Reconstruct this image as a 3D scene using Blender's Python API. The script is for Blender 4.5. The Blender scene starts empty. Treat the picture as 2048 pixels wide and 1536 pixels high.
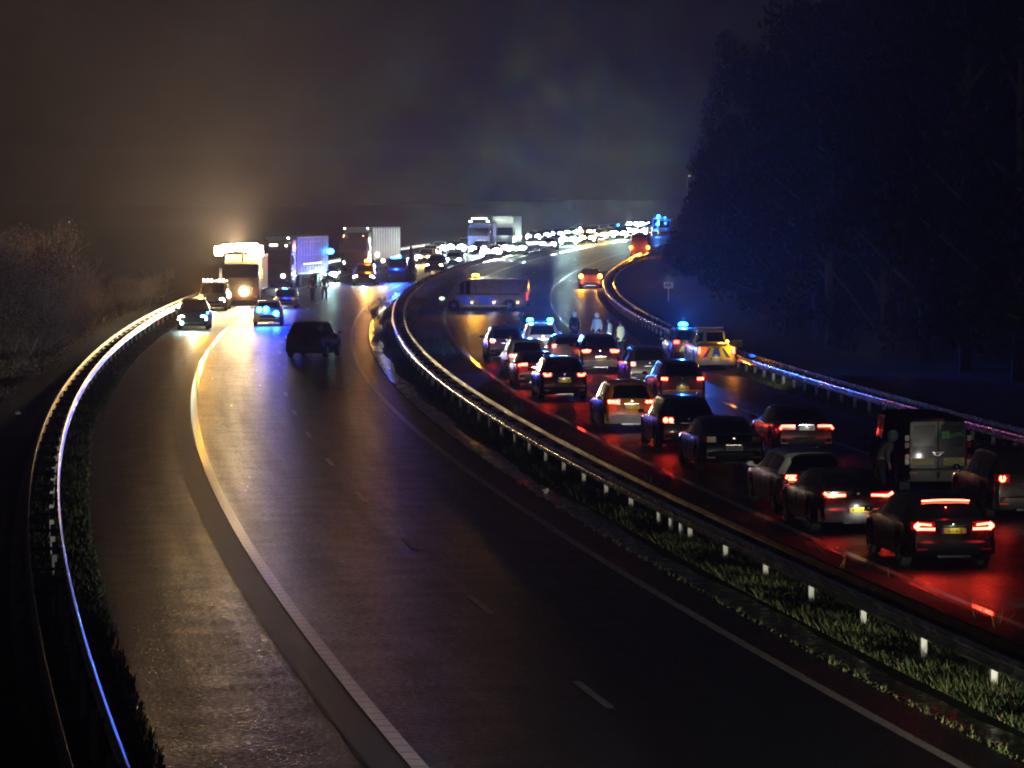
import bpy, bmesh, math, random
import numpy as np
from mathutils import Vector, Matrix, Euler

S = bpy.context.scene
C = S.collection
R = math.radians
rnd = random.Random(7)

# ------------------------------------------------------------------ camera, world, exposure
CAM_H, FPX, YH = 7.6, 7100.0, 405.0
TILT = math.atan((768 - YH) / FPX)
cam_d = bpy.data.cameras.new('camera'); cam = bpy.data.objects.new('camera', cam_d); C.objects.link(cam)
cam.location = (0, 0, CAM_H); cam.rotation_euler = (math.pi / 2 - TILT, 0, 0)
cam_d.sensor_width = 36; cam_d.lens = FPX / 2048 * 36
cam_d.clip_start = 0.5; cam_d.clip_end = 8000
S.camera = cam
S.view_settings.view_transform = 'Standard'; S.view_settings.look = 'None'
S.view_settings.exposure = -0.75; S.view_settings.gamma = 1
S.cycles.use_denoising = True
S.cycles.max_bounces = 5; S.cycles.diffuse_bounces = 2; S.cycles.glossy_bounces = 3
S.cycles.volume_bounces = 0; S.cycles.sample_clamp_indirect = 3; S.cycles.transparent_max_bounces = 8
S.cycles.volume_max_steps = 64; S.cycles.filter_width = 1.9

W = bpy.data.worlds.new('World'); S.world = W; W.use_nodes = True
nt = W.node_tree; bg = nt.nodes['Background']
sky = nt.nodes.new('ShaderNodeTexSky'); sky.sky_type = 'NISHITA'; sky.sun_disc = False
sky.sun_elevation = R(-7); sky.sun_rotation = R(-12)
tc = nt.nodes.new('ShaderNodeTexCoord')
mp = nt.nodes.new('ShaderNodeMapping'); mp.inputs['Scale'].default_value = (1, 1, 3.0)
ns = nt.nodes.new('ShaderNodeTexNoise'); ns.inputs['Scale'].default_value = 3.4; ns.inputs['Detail'].default_value = 4
cr = nt.nodes.new('ShaderNodeValToRGB')                      # low cloud lit from below by the towns around
cr.color_ramp.elements[0].position = 0.3; cr.color_ramp.elements[0].color = (0.0050, 0.0050, 0.0072, 1)
cr.color_ramp.elements[1].position = 0.7; cr.color_ramp.elements[1].color = (0.0140, 0.0132, 0.0145, 1)
mx = nt.nodes.new('ShaderNodeMix'); mx.data_type = 'RGBA'; mx.blend_type = 'ADD'; mx.inputs[0].default_value = 0.06
nt.links.new(tc.outputs['Generated'], mp.inputs[0]); nt.links.new(mp.outputs[0], ns.inputs['Vector'])
nt.links.new(ns.outputs['Fac'], cr.inputs[0])
nt.links.new(cr.outputs[0], mx.inputs[6]); nt.links.new(sky.outputs[0], mx.inputs[7])
sx_ = nt.nodes.new('ShaderNodeSeparateXYZ'); nt.links.new(tc.outputs['Generated'], sx_.inputs[0])       # sky colour dimmed towards the horizon to soften the skyline
mr = nt.nodes.new('ShaderNodeMapRange'); mr.interpolation_type = 'SMOOTHSTEP'; mr.inputs[1].default_value = 0.0; mr.inputs[2].default_value = .11; mr.inputs[3].default_value = .03; mr.inputs[4].default_value = .55
mu = nt.nodes.new('ShaderNodeMix'); mu.data_type = 'RGBA'; mu.blend_type = 'MULTIPLY'; mu.inputs[0].default_value = 1.0
nt.links.new(sx_.outputs[2], mr.inputs[0]); nt.links.new(mx.outputs[2], mu.inputs[6]); nt.links.new(mr.outputs[0], mu.inputs[7])
nt.links.new(mu.outputs[2], bg.inputs['Color']); bg.inputs['Strength'].default_value = 1.0
W.cycles.sampling_method = 'MANUAL'; W.cycles.sample_map_resolution = 64

HAZE = 0.00028; HAZE_G = 0.65

# ------------------------------------------------------------------ terrain and road curve
def zt(Y):
    t = min(max((Y - 130.0) / 470.0, 0), 1); return 3.0 * t * t * (3 - 2 * t)

def base(Y):
    t = Y / 100.0
    p = lambda t: -22.135 * t + 6.898 * t * t - 1.3622 * t ** 3 + 0.2116 * t ** 4
    d = lambda t: -22.135 + 13.796 * t - 4.0866 * t * t + 0.8464 * t ** 3
    if t < 0.3: return p(0.3) + d(0.3) * (t - 0.3)
    if t < 3.0: return p(t)
    x0, s0 = p(3.0), d(3.0)
    if t < 4.6: return x0 + s0 * (t - 3) + 2.9 * (t - 3) ** 2
    return x0 + s0 * 1.6 + 2.9 * 2.56 + (s0 + 2 * 2.9 * 1.6) * (t - 4.6)

def slope(Y): return (base(Y + 1) - base(Y - 1)) / 2.0
def P(off, Y, h=0.0): return Vector((off + base(Y), Y, zt(Y) + h))

def at(x, y, h=0.0):
    """the point of the place h metres above the ground that the photograph shows at pixel x, y"""
    u = (x - 1024) / FPX; v = -(y - 768) / FPX
    dy = math.cos(TILT) + v * math.sin(TILT); dz = -math.sin(TILT) + v * math.cos(TILT)
    lo, hi = 10.0, 3000.0
    for _ in range(50):
        m = (lo + hi) / 2
        if CAM_H + dz / dy * m > zt(m) + h: lo = m
        else: hi = m
    return Vector((u / dy * m, m, zt(m)))

# ------------------------------------------------------------------ materials
MATS = {}
def mat(name, col=(.5, .5, .5), rough=.5, metal=0.0, coat=0.0, spec=.5, noise=0, nscale=8, bump=0, bscale=60, rvar=0, emit=None, estr=0, coord='Object'):
    if name in MATS: return MATS[name]
    m = bpy.data.materials.new(name); m.use_nodes = True; MATS[name] = m
    n = m.node_tree; b = n.nodes['Principled BSDF']
    b.inputs['Base Color'].default_value = (*col, 1); b.inputs['Roughness'].default_value = rough
    b.inputs['Metallic'].default_value = metal; b.inputs['Specular IOR Level'].default_value = spec
    b.inputs['Coat Weight'].default_value = coat; b.inputs['Coat Roughness'].default_value = .08
    tcn = n.nodes.new('ShaderNodeTexCoord')
    if noise or rvar:
        t = n.nodes.new('ShaderNodeTexNoise'); t.inputs['Scale'].default_value = nscale; t.inputs['Detail'].default_value = 5
        n.links.new(tcn.outputs[coord], t.inputs['Vector'])
        if noise:
            r = n.nodes.new('ShaderNodeValToRGB')
            r.color_ramp.elements[0].position = .3; r.color_ramp.elements[1].position = .72
            r.color_ramp.elements[0].color = (*[c * (1 - noise) for c in col], 1)
            r.color_ramp.elements[1].color = (*[min(1, c * (1 + noise)) for c in col], 1)
            n.links.new(t.outputs['Fac'], r.inputs[0]); n.links.new(r.outputs[0], b.inputs['Base Color'])
        if rvar:
            q = n.nodes.new('ShaderNodeMapRange'); q.inputs[1].default_value = .3; q.inputs[2].default_value = .7
            q.inputs[3].default_value = max(0.03, rough - rvar); q.inputs[4].default_value = min(1, rough + rvar)
            n.links.new(t.outputs['Fac'], q.inputs[0]); n.links.new(q.outputs[0], b.inputs['Roughness'])
    if bump:
        t2 = n.nodes.new('ShaderNodeTexNoise'); t2.inputs['Scale'].default_value = bscale; t2.inputs['Detail'].default_value = 3
        n.links.new(tcn.outputs[coord], t2.inputs['Vector'])
        bp = n.nodes.new('ShaderNodeBump'); bp.inputs['Strength'].default_value = bump; bp.inputs['Distance'].default_value = .02
        n.links.new(t2.outputs['Fac'], bp.inputs['Height']); n.links.new(bp.outputs[0], b.inputs['Normal'])
    if emit:
        b.inputs['Emission Color'].default_value = (*emit, 1); b.inputs['Emission Strength'].default_value = estr
    return m

def emis(name, col, s):
    m = mat(name, (.02, .02, .02), .4, emit=col, estr=s)
    m.cycles.emission_sampling = 'NONE'      # the lamps below carry the light these lenses give off
    return m

def paint(name, col, rough=.30):
    if 'van_dark' in name: return mat('paint_van_dark', col, .42, coat=0, spec=0)  # van body paint darkened so its side looks shaded
    return mat('paint_' + name, col, rough, coat=.35, spec=.35, noise=.12, nscale=3, rvar=.06)

M_ASPH = mat('asphalt', (.018, .019, .024), .43, noise=.7, nscale=17, bump=.6, bscale=17, rvar=.06, spec=.28)
M_ASPH2 = mat('asphalt_old', (.026, .026, .029), .50, noise=.7, nscale=14, bump=.7, bscale=14, rvar=.05, spec=.2)
def streaks(m, lo, hi):
    n = m.node_tree; b = n.nodes['Principled BSDF']; uv = n.nodes.new('ShaderNodeUVMap'); mp_ = n.nodes.new('ShaderNodeMapping'); mp_.inputs['Scale'].default_value = (1.6, .035, 1)
    t = n.nodes.new('ShaderNodeTexNoise'); t.inputs['Scale'].default_value = 1.0; t.inputs['Detail'].default_value = 6; t.inputs['Roughness'].default_value = .6
    t2 = n.nodes.new('ShaderNodeTexNoise'); t2.inputs['Scale'].default_value = .9; t2.inputs['Detail'].default_value = 5; tcn = n.nodes.new('ShaderNodeTexCoord')
    n.links.new(uv.outputs[0], mp_.inputs[0]); n.links.new(mp_.outputs[0], t.inputs['Vector']); n.links.new(tcn.outputs['Object'], t2.inputs['Vector'])
    a = n.nodes.new('ShaderNodeMath'); a.operation = 'ADD'; n.links.new(t.outputs['Fac'], a.inputs[0]); n.links.new(t2.outputs['Fac'], a.inputs[1])
    q = n.nodes.new('ShaderNodeMapRange'); q.inputs[1].default_value = .75; q.inputs[2].default_value = 1.25; q.inputs[3].default_value = lo; q.inputs[4].default_value = hi
    f = n.nodes.new('ShaderNodeTexNoise'); f.inputs['Scale'].default_value = 9; f.inputs['Detail'].default_value = 3; f.inputs['Roughness'].default_value = .8; n.links.new(tcn.outputs['Object'], f.inputs['Vector'])
    fm = n.nodes.new('ShaderNodeMapRange'); fm.inputs[1].default_value = .34; fm.inputs[2].default_value = .66; fm.inputs[3].default_value = -.13; fm.inputs[4].default_value = .13; n.links.new(f.outputs['Fac'], fm.inputs[0])
    s2 = n.nodes.new('ShaderNodeMath'); s2.operation = 'ADD'; n.links.new(q.outputs[0], s2.inputs[0]); n.links.new(fm.outputs[0], s2.inputs[1])
    n.links.new(a.outputs[0], q.inputs[0]); n.links.new(s2.outputs[0], b.inputs['Roughness'])
streaks(M_ASPH, .37, .49); streaks(M_ASPH2, .40, .54)
M_STRIP = mat('asphalt_pale', (.06, .058, .057), .54, noise=.3, nscale=12, bump=.3, bscale=30, spec=.45)
M_MED = mat('median_asphalt', (.060, .056, .050), .7, noise=.4, nscale=2.2, bump=.5, bscale=30, spec=.3)
M_WET = mat('wet_gutter', (.022, .020, .019), .24, noise=.5, nscale=2.5, bump=.35, bscale=14, rvar=.16)
M_SOIL = mat('soil_grass', (.026, .030, .012), .95, noise=.5, nscale=1.4, bump=.8, bscale=9, spec=.1)
M_LINE = mat('road_paint', (.88, .87, .82), .36, noise=.2, nscale=14, spec=.9, coat=.6, bump=1.0, bscale=60)
M_LINE_OLD = mat('road_paint_worn', (.45, .44, .44), .40, noise=.45, nscale=9, bump=1.0, bscale=50)
M_STEEL_SHADED = mat('galvanised_steel_shaded', (.035, .035, .038), .42, metal=1, noise=.15, nscale=2, rvar=.08, bump=.12, bscale=5)  # same steel darkened so the median back beam looks shaded
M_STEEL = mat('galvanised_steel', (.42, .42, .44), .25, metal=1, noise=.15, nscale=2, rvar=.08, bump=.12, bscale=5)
M_STEEL_LIT = mat('galvanised_steel_lit', (.97, .97, .97), .40, metal=1, rvar=.04, nscale=2, bump=.12, bscale=5)  # same steel brightened to carry the floodlight on the left beam
M_POST = mat('post_steel', (.60, .60, .56), .6, noise=.15, nscale=6)
M_BLACK = mat('black_plastic', (.012, .012, .013), .5)
M_TYRE = mat('tyre_rubber', (.012, .012, .012), .75, bump=.3, bscale=40)
M_RIM = mat('alloy_rim', (.45, .45, .46), .3, metal=.9)
M_GLASS = mat('car_glass', (.006, .007, .009), .06, spec=.7, coat=.3)
M_LENS = mat('tail_lens', (.14, .005, .006), .15, coat=.6)
M_CHROME = mat('chrome', (.75, .75, .76), .15, metal=1)
M_PLATE = mat('plate_yellow', (.80, .56, .02), .45)
M_PLATEW = mat('plate_white', (.75, .76, .76), .45)
M_PTEXT = mat('plate_ink', (.01, .01, .01), .6)
M_EU = mat('plate_blue', (.02, .05, .5), .5)
M_AXLE = mat('underbody', (.006, .006, .006), .9)

# ------------------------------------------------------------------ mesh builder
class MB:
    def __init__(s): s.v = []; s.f = []; s.m = []
    def add(s, vs, fs, mi=0):
        o = len(s.v); s.v += [tuple(v) for v in vs]; s.f += [tuple(i + o for i in f) for f in fs]; s.m += [mi] * len(fs); return s
    def box(s, c, d, mi=0, rot=None, taper=1.0):
        vs = []
        for z in (-.5, .5):
            k = taper if z > 0 else 1
            for x, y in ((-.5, -.5), (.5, -.5), (.5, .5), (-.5, .5)): vs.append(Vector((x * d[0] * k, y * d[1] * k, z * d[2])))
        if rot: e = Euler(rot).to_matrix(); vs = [e @ v for v in vs]
        vs = [v + Vector(c) for v in vs]
        return s.add(vs, [(3, 2, 1, 0), (4, 5, 6, 7), (0, 1, 5, 4), (1, 2, 6, 5), (2, 3, 7, 6), (3, 0, 4, 7)], mi)
    def tube(s, pts, r, n=6, mi=0, cap=True):
        pts = [Vector(p) for p in pts]; rs = r if isinstance(r, (list, tuple)) else [r] * len(pts); vs = []; fs = []
        for i, p in enumerate(pts):
            t = (pts[min(i + 1, len(pts) - 1)] - pts[max(i - 1, 0)]).normalized()
            a = t.orthogonal().normalized() if abs(t.z) > .9 else t.cross(Vector((0, 0, 1))).normalized(); b = t.cross(a)
            for k in range(n):
                q = 2 * math.pi * k / n; vs.append(p + (a * math.cos(q) + b * math.sin(q)) * rs[i])
        for i in range(len(pts) - 1):
            for k in range(n): fs.append((i * n + k, i * n + (k + 1) % n, (i + 1) * n + (k + 1) % n, (i + 1) * n + k))
        if cap: fs.append(tuple(range(n - 1, -1, -1))); fs.append(tuple(range((len(pts) - 1) * n, len(pts) * n)))
        return s.add(vs, fs, mi)
    def lathe(s, prof, c, axis='Z', n=16, mi=0, sx=1, sy=1):
        vs = []; fs = []
        for r_, h in prof:
            for k in range(n):
                q = 2 * math.pi * k / n; a, b = r_ * math.cos(q) * sx, r_ * math.sin(q) * sy
                p = {'Z': (a, b, h), 'X': (h, a, b), 'Y': (a, h, b)}[axis]; vs.append(Vector(p) + Vector(c))
        for i in range(len(prof) - 1):
            for k in range(n): fs.append((i * n + k, i * n + (k + 1) % n, (i + 1) * n + (k + 1) % n, (i + 1) * n + k))
        fs.append(tuple(range(n - 1, -1, -1))); fs.append(tuple(range((len(prof) - 1) * n, len(prof) * n)))
        return s.add(vs, fs, mi)
    def ball(s, c, r, n=10, mi=0):
        r = r if isinstance(r, (tuple, list)) else (r, r, r); k = n // 2; prof = []
        vs = []; fs = []
        for i in range(k + 1):
            a = math.pi * i / k
            for j in range(n):
                b = 2 * math.pi * j / n
                vs.append((c[0] + r[0] * math.sin(a) * math.cos(b), c[1] + r[1] * math.sin(a) * math.sin(b), c[2] + r[2] * math.cos(a)))
        for i in range(k):
            for j in range(n): fs.append((i * n + j, (i + 1) * n + j, (i + 1) * n + (j + 1) % n, i * n + (j + 1) % n))
        return s.add(vs, fs, mi)
    def prism(s, poly, axis, a, b, mi=0):
        """2-D polygon extruded between a and b along axis ('Y': poly is x,z; 'X': poly is y,z)"""
        n = len(poly)
        f = (lambda p, t: (p[0], t, p[1])) if axis == 'Y' else ((lambda p, t: (t, p[0], p[1])) if axis == 'X' else (lambda p, t: (p[0], p[1], t)))
        vs = [f(p, a) for p in poly] + [f(p, b) for p in poly]
        return s.add(vs, [tuple(range(n)), tuple(range(2 * n - 1, n - 1, -1))] + [(i, n + i, n + (i + 1) % n, (i + 1) % n) for i in range(n)], mi)
    def build(s, name, mats, parent=None, smooth=0, bev=0, fix=True):
        me = bpy.data.meshes.new(name); me.from_pydata(s.v, [], s.f)
        for m_ in (mats if isinstance(mats, (list, tuple)) else [mats]): me.materials.append(m_)
        if len(s.f): me.polygons.foreach_set('material_index', s.m)
        if fix:
            bm = bmesh.new(); bm.from_mesh(me); bmesh.ops.recalc_face_normals(bm, faces=bm.faces)
            if bev: bmesh.ops.bevel(bm, geom=list(bm.edges), offset=bev, segments=2, affect='EDGES', clamp_overlap=True)
            bm.to_mesh(me); bm.free()
        if smooth:
            me.polygons.foreach_set('use_smooth', [True] * len(me.polygons)); me.set_sharp_from_angle(angle=R(smooth))
        me.update()
        o = bpy.data.objects.new(name, me); C.objects.link(o)
        if parent: o.parent = parent
        return o

def tag(o, label=None, cat=None, group=None, kind=None):
    if label: o['label'] = label
    if cat: o['category'] = cat
    if group: o['group'] = group
    if kind: o['kind'] = kind
    return o
def empty(name, loc, rz=0, **k):
    o = bpy.data.objects.new(name, None); C.objects.link(o); o.location = loc; o.rotation_euler = (0, 0, rz); o.empty_display_size = .3
    return tag(o, **k)
def copy_tree(o, parent=None):
    c = o.copy(); C.objects.link(c); c.parent = parent
    for ch in [x for x in KIDS.get(o.name, [])] or list(o.children): copy_tree(ch, c)
    return c
KIDS = {}

LAMPK = {'headlight_beam': .5, 'beacon_beam': 1.1, 'flash_light': .8, 'lamp_light': .7, 'red_glow': 1.0}
def lamp(parent, loc, kind, e, col, size=.1, spot=None, d=None, name='lamp_light', blend=1.0):
    l = bpy.data.lights.new(name, kind); l.energy = e * LAMPK.get(name, 1.0); l.color = col; l.shadow_soft_size = size
    if kind == 'SPOT': l.spot_size = R(spot); l.spot_blend = blend
    o = bpy.data.objects.new(name, l); C.objects.link(o); o.parent = parent; o.location = loc
    if d is not None: o.rotation_euler = Vector(d).to_track_quat('-Z', 'Y').to_euler()
    return o

def text_mesh(s, size, mats, parent, loc, rot, name='lettering', ext=.002, sx=1, bold=0):
    cu = bpy.data.curves.new(name, 'FONT'); cu.body = s; cu.size = size; cu.extrude = ext; cu.align_x = 'CENTER'; cu.align_y = 'CENTER'; cu.offset = bold
    ob = bpy.data.objects.new(name, cu); me = bpy.data.meshes.new_from_object(ob); bpy.data.objects.remove(ob); bpy.data.curves.remove(cu)
    me.materials.clear(); me.materials.append(mats); o = bpy.data.objects.new(name, me); C.objects.link(o)
    o.parent = parent; o.location = loc; o.rotation_euler = rot; o.scale = (sx, 1, 1); return o

# ------------------------------------------------------------------ ground, roads, markings
def yrange(a, b):
    y = a; out = []
    while y < b: out.append(y); y += 2.0 if y < 200 else (5 if y < 700 else 60)
    return out + [b]
def strip(name, o1, o2, h, m, y0=8, y1=1500, uv=False, kind='structure', parent=None):
    f1 = o1 if callable(o1) else (lambda Y: o1); f2 = o2 if callable(o2) else (lambda Y: o2)
    ys = yrange(y0, y1); b = MB(); vs = []
    for Y in ys: vs += [P(f1(Y), Y, h), P(f2(Y), Y, h)]
    b.add(vs, [(2 * i, 2 * i + 1, 2 * i + 3, 2 * i + 2) for i in range(len(ys) - 1)])
    o = b.build(name, m, parent, fix=False); uv = o.data.uv_layers.new(name='UVMap'); L = o.data.loops
    for l in L: Y = ys[l.vertex_index // 2]; uv.data[l.index].uv = ((f1(Y) if l.vertex_index % 2 == 0 else f2(Y)), Y)
    if kind: o['kind'] = kind
    return o

b = MB(); xs = [-1800, -400, -120] + [-60 + 6 * i for i in range(21)] + [120, 400, 1800]; ys = [-60] + yrange(0, 1500) + [1850]
gv = []
for Y in ys:
    for x in xs:
        rel = x if abs(x) > 100 else x
        dz = 0
        dl = x - (base(Y) + 2.2); dr = x - (base(Y) + 33.2)
        if dr > 0: dz = min(dr * .18, 3.2)
        if dl < 0: dz = max(dl * .10, -1.2)
        gv.append((x, Y, zt(Y) + dz - (.05 if abs(dz) < .01 else 0) - .012))
nx = len(xs)
b.add(gv, [(j * nx + i, j * nx + i + 1, (j + 1) * nx + i + 1, (j + 1) * nx + i) for j in range(len(ys) - 1) for i in range(nx - 1)])
tag(b.build('ground', M_SOIL, smooth=60), kind='structure')

strip('verge', 2.6, 33.4, .002, M_SOIL)
strip('hard_shoulder', 4.25, 7.22, .006, M_ASPH2)
strip('shoulder_seam_strip', 7.18, 7.70, .012, M_STRIP)
strip('road_left', 7.24, 16.05, .008, M_ASPH)
strip('gutter', lambda Y: 16.13 + .02 * math.sin(Y * .9), lambda Y: 16.72 + .10 * math.sin(Y * .31) + .05 * math.sin(Y * 1.3), .007, M_WET)
strip('median_strip', 18.75, 20.55, .006, M_MED)
strip('road_right', 20.5, 31.55, .010, M_ASPH)
# painted lines: one marking, one object
def line(name, off, w, h, m, y0=8, y1=1200):
    return strip(name, off - w / 2, off + w / 2, h, m, y0, y1)
line('edge_line', 7.84, .24, .018, M_LINE)
line('edge_line', 15.17, .19, .014, M_LINE_OLD)
line('edge_line', 20.72, .19, .016, M_LINE)
line('edge_line', 27.96, .18, .016, M_LINE)
def dashes(off, m, ph, y1):
    b = MB(); Y = ph
    while Y < y1:
        vs = []
        for k in range(3):
            yy = Y + k * 1.5; vs += [P(off - .07, yy, .014), P(off + .07, yy, .014)]
        b.add(vs, [(0, 1, 3, 2), (2, 3, 5, 4)]); Y += 12.3
    return b
d0 = at(1215, 1418).y
tag(dashes(11.47, M_LINE_OLD, d0 - 12.3 * 3, 600).build('lane_line', mat('lane_paint', (.34, .33, .33), .40, noise=.3, nscale=9, spec=.6)), kind='structure')
tag(dashes(24.3, M_LINE_OLD, d0 + 2, 600).build('lane_line', mat('lane_paint', (.34, .33, .33), .40, noise=.3, nscale=9, spec=.6)), kind='structure')
# ribs across the profiled edge line
b = MB(); Y = 40.0
while Y < 150:
    b.add([P(7.74, Y, .0195), P(7.94, Y, .0195), P(7.94, Y + .045, .0195), P(7.74, Y + .045, .0195)], [(0, 1, 2, 3)]); Y += .62
tag(b.build('line_ribs', mat('rib_groove', (.10, .09, .08), .8)), kind='structure')
# joint glint and small marks put in as pale strips on the hard shoulder, dark seam beside the pale strip
b = MB()
for (x0, x1, y, w) in ((232, 372, 940, .30), (325, 352, 884, .25), (338, 350, 872, .5), (338, 357, 1068, .12), (205, 215, 860, .3)):
    p, q = at(x0, y), at(x1, y); b.add([(p.x, p.y, .0165), (q.x, q.y, .0165), (q.x, q.y + w, .0165), (p.x, p.y + w, .0165)], [(0, 1, 2, 3)])
tag(b.build('joint_glint', M_STRIP), kind='structure')
b = MB()
for i in range(60):
    Y = 44 + i * 2; w = .02 + .035 * rnd.random(); b.add([P(7.15 - w, Y, .0145), P(7.18, Y, .0145), P(7.18, Y + 2, .0145), P(7.15 - w * .7, Y + 2, .0145)], [(0, 1, 2, 3)])
tag(b.build('tar_seam', mat('tar', (.006, .006, .006), .5)), kind='structure')

# ------------------------------------------------------------------ guard rails
def wbeam(off, face, y0, y1, zc=.60, name='beam', parent=None):
    fl_ = .75 if 3.2 < off < 10 else 1.0
    prof = [(-.02, -.155), (.045, -.12), (.05, -.085), (-.02, -.03), (-.02, .03), (.05, .085), (.045, .12), (-.02, .155), (-.035, .15), (.03, .1), (-.035, 0), (.03, -.1), (-.035, -.15)]
    ys = []; y = y0
    while y < y1: ys.append(y); y += 1.3 if y < 150 else (3 if y < 400 else 10)
    ys.append(y1); b = MB(); vs = []
    for Y in ys:
        for n_, z_ in prof: vs.append(P(off + n_ * face * fl_, Y, zc + z_))
    k = len(prof)
    b.add(vs, [(i * k + j, i * k + (j + 1) % k, (i + 1) * k + (j + 1) % k, (i + 1) * k + j) for i in range(len(ys) - 1) for j in range(k)])
    # splice plates every four metres
    return b.build(name, M_STEEL_LIT if 3.2 < off < 10 else (M_STEEL_SHADED if 18 < off < 19 else M_STEEL if off > 10 else mat('shaded_back_steel', (.12, .11, .10), .45, metal=1)), parent, smooth=50)  # left back beam: steel colour darkened as if out of the light

def guardrail(label, offs, y0, y1, posts, facing=(-1, 1)):
    root = empty('guardrail', P((offs[0] + offs[1]) / 2, posts[0], 0), label=label, cat='guardrail', group='steel guardrails along the motorway')
    loc = root.location.copy()
    for o_, f_ in zip(offs, facing):
        w = wbeam(o_, f_, y0, y1, parent=root); w.location = -loc
    pm = None
    mid = (offs[0] + offs[1]) / 2
    for i, Y in enumerate(posts):
        a = -math.atan(slope(Y))
        if pm is None:
            b = MB(); b.box((0, 0, .34), (.10, .05, .72)); b.box((-.045, 0, .34), (.012, .09, .72)); b.box((.045, 0, .34), (.012, .09, .72)); pm = b.build('post', M_POST, root)
            o = pm
        else: o = pm.copy(); C.objects.link(o); o.parent = root
        o.location = P(mid + (offs[0] - mid) * .55, Y, 0) - loc; o.rotation_euler = (0, 0, a)
    sp = None
    for Y in posts:
        if sp is None: b = MB(); b.box((0, 0, 0), (abs(offs[1] - offs[0]) - .05, .05, .06)); sp = b.build('spacer', M_BLACK, root); o = sp
        else: o = sp.copy(); C.objects.link(o); o.parent = root
        o.location = P(mid, Y, .56) - loc; o.rotation_euler = (0, 0, -math.atan(slope(Y)))
    return root
pp = [46.5 + 4.0 * i for i in range(60)]
xp = at(1331, 1060, 0).y; near = sorted(pp + [xp - 1.3, xp - 2.6])
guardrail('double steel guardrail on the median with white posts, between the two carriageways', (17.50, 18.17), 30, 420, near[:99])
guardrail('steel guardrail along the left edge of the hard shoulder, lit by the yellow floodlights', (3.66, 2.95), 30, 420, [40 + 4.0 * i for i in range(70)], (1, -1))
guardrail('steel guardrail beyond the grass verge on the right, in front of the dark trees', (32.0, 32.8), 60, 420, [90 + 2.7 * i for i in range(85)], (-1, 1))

# ------------------------------------------------------------------ grass
def blades(name, label, areas, hmin, hmax, cols, w=.018, seed=1):
    r = np.random.default_rng(seed); V = []; F = []; MI = []
    for (o1, o2, y0, y1, n, zf) in areas:
        u = r.random(n); Y = y0 + (y1 - y0) * r.random(n); o = o1 + (o2 - o1) * u
        clump = .55 + .9 * np.abs(np.sin(Y * 1.7 + o * 3.1) * np.sin(Y * .43 + 1.3 + o)) 
        X = o + np.array([base(v) for v in Y]); Z = np.array([zt(v) for v in Y]) + zf
        hh = (hmin + (hmax - hmin) * r.random(n) ** 2) * clump; a = r.random(n) * 6.283; lean = hh * (.2 + .7 * r.random(n)); ww = w * (.6 + .8 * r.random(n))
        la = r.random(n) * 6.283
        p0 = np.stack([X - np.cos(a) * ww, Y - np.sin(a) * ww, Z], 1); p1 = np.stack([X + np.cos(a) * ww, Y + np.sin(a) * ww, Z], 1)
        p2 = np.stack([X + np.cos(la) * lean, Y + np.sin(la) * lean, Z + hh], 1)
        k0 = sum(len(v) for v in V); v = np.stack([p0, p1, p2], 1).reshape(-1, 3); V.append(v)
        F.append(np.arange(len(v)).reshape(-1, 3) + k0); MI.append(r.integers(0, len(cols), n))
    v = np.concatenate(V); f = np.concatenate(F); mi = np.concatenate(MI)
    me = bpy.data.meshes.new(name); me.vertices.add(len(v)); me.vertices.foreach_set('co', v.ravel())
    me.loops.add(len(f) * 3); me.loops.foreach_set('vertex_index', f.ravel().astype(np.int32)); me.polygons.add(len(f))
    me.polygons.foreach_set('loop_start', np.arange(0, len(f) * 3, 3, dtype=np.int32)); 
    for c in cols: me.materials.append(c)
    me.polygons.foreach_set('material_index', mi.astype(np.int32)); me.update(); me.validate()
    o = bpy.data.objects.new(name, me); C.objects.link(o); tag(o, label, 'grass', kind='stuff'); return o
G1m = mat('grass_green', (.075, .115, .030), .7); G2m = mat('grass_dry', (.17, .15, .06), .75); G3m = mat('grass_dark', (.03, .05, .014), .8)
blades('grass', 'rough green and straw coloured grass under the median guardrail', [(16.95, 18.75, 44, 90, 95000, 0), (16.95, 18.7, 90, 170, 22000, 0), (16.9, 19.0, 170, 260, 9000, 0)], .05, .24, [G1m, G2m, G1m, G3m])
blades('grass', 'green grass verge between the right hard shoulder and the guardrail', [(31.6, 33.6, 90, 190, 34000, 0)], .06, .28, [G1m, G1m, G2m, G3m], .022, 2)
blades('grass', 'pale grass strip under the left guardrail beside the hard shoulder', [(3.0, 4.45, 44, 130, 14000, 0), (2.6, 4.6, 130, 260, 22000, 0)], .03, .16, [G2m, G1m, G3m], .02, 3)
blades('grass', 'tufts of tall dry grass and weeds on the median beside the right carriageway line',
       [(18.3, 20.3, 168, 192, 1500, 0), (18.6, 19.9, 128, 140, 1100, 0), (18.7, 19.6, 60, 125, 500, -.25), (20.2, 20.5, 50, 90, 160, -.2)], .12, .62, [G2m, G1m, G2m], .015, 4)
blades('grass', 'thin line of weeds in the joint between left carriageway and gutter', [(16.04, 16.16, 44, 115, 1500, 0), (16.02, 16.2, 48, 60, 250, 0)], .02, .10, [G1m, G2m], .02, 5)

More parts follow.
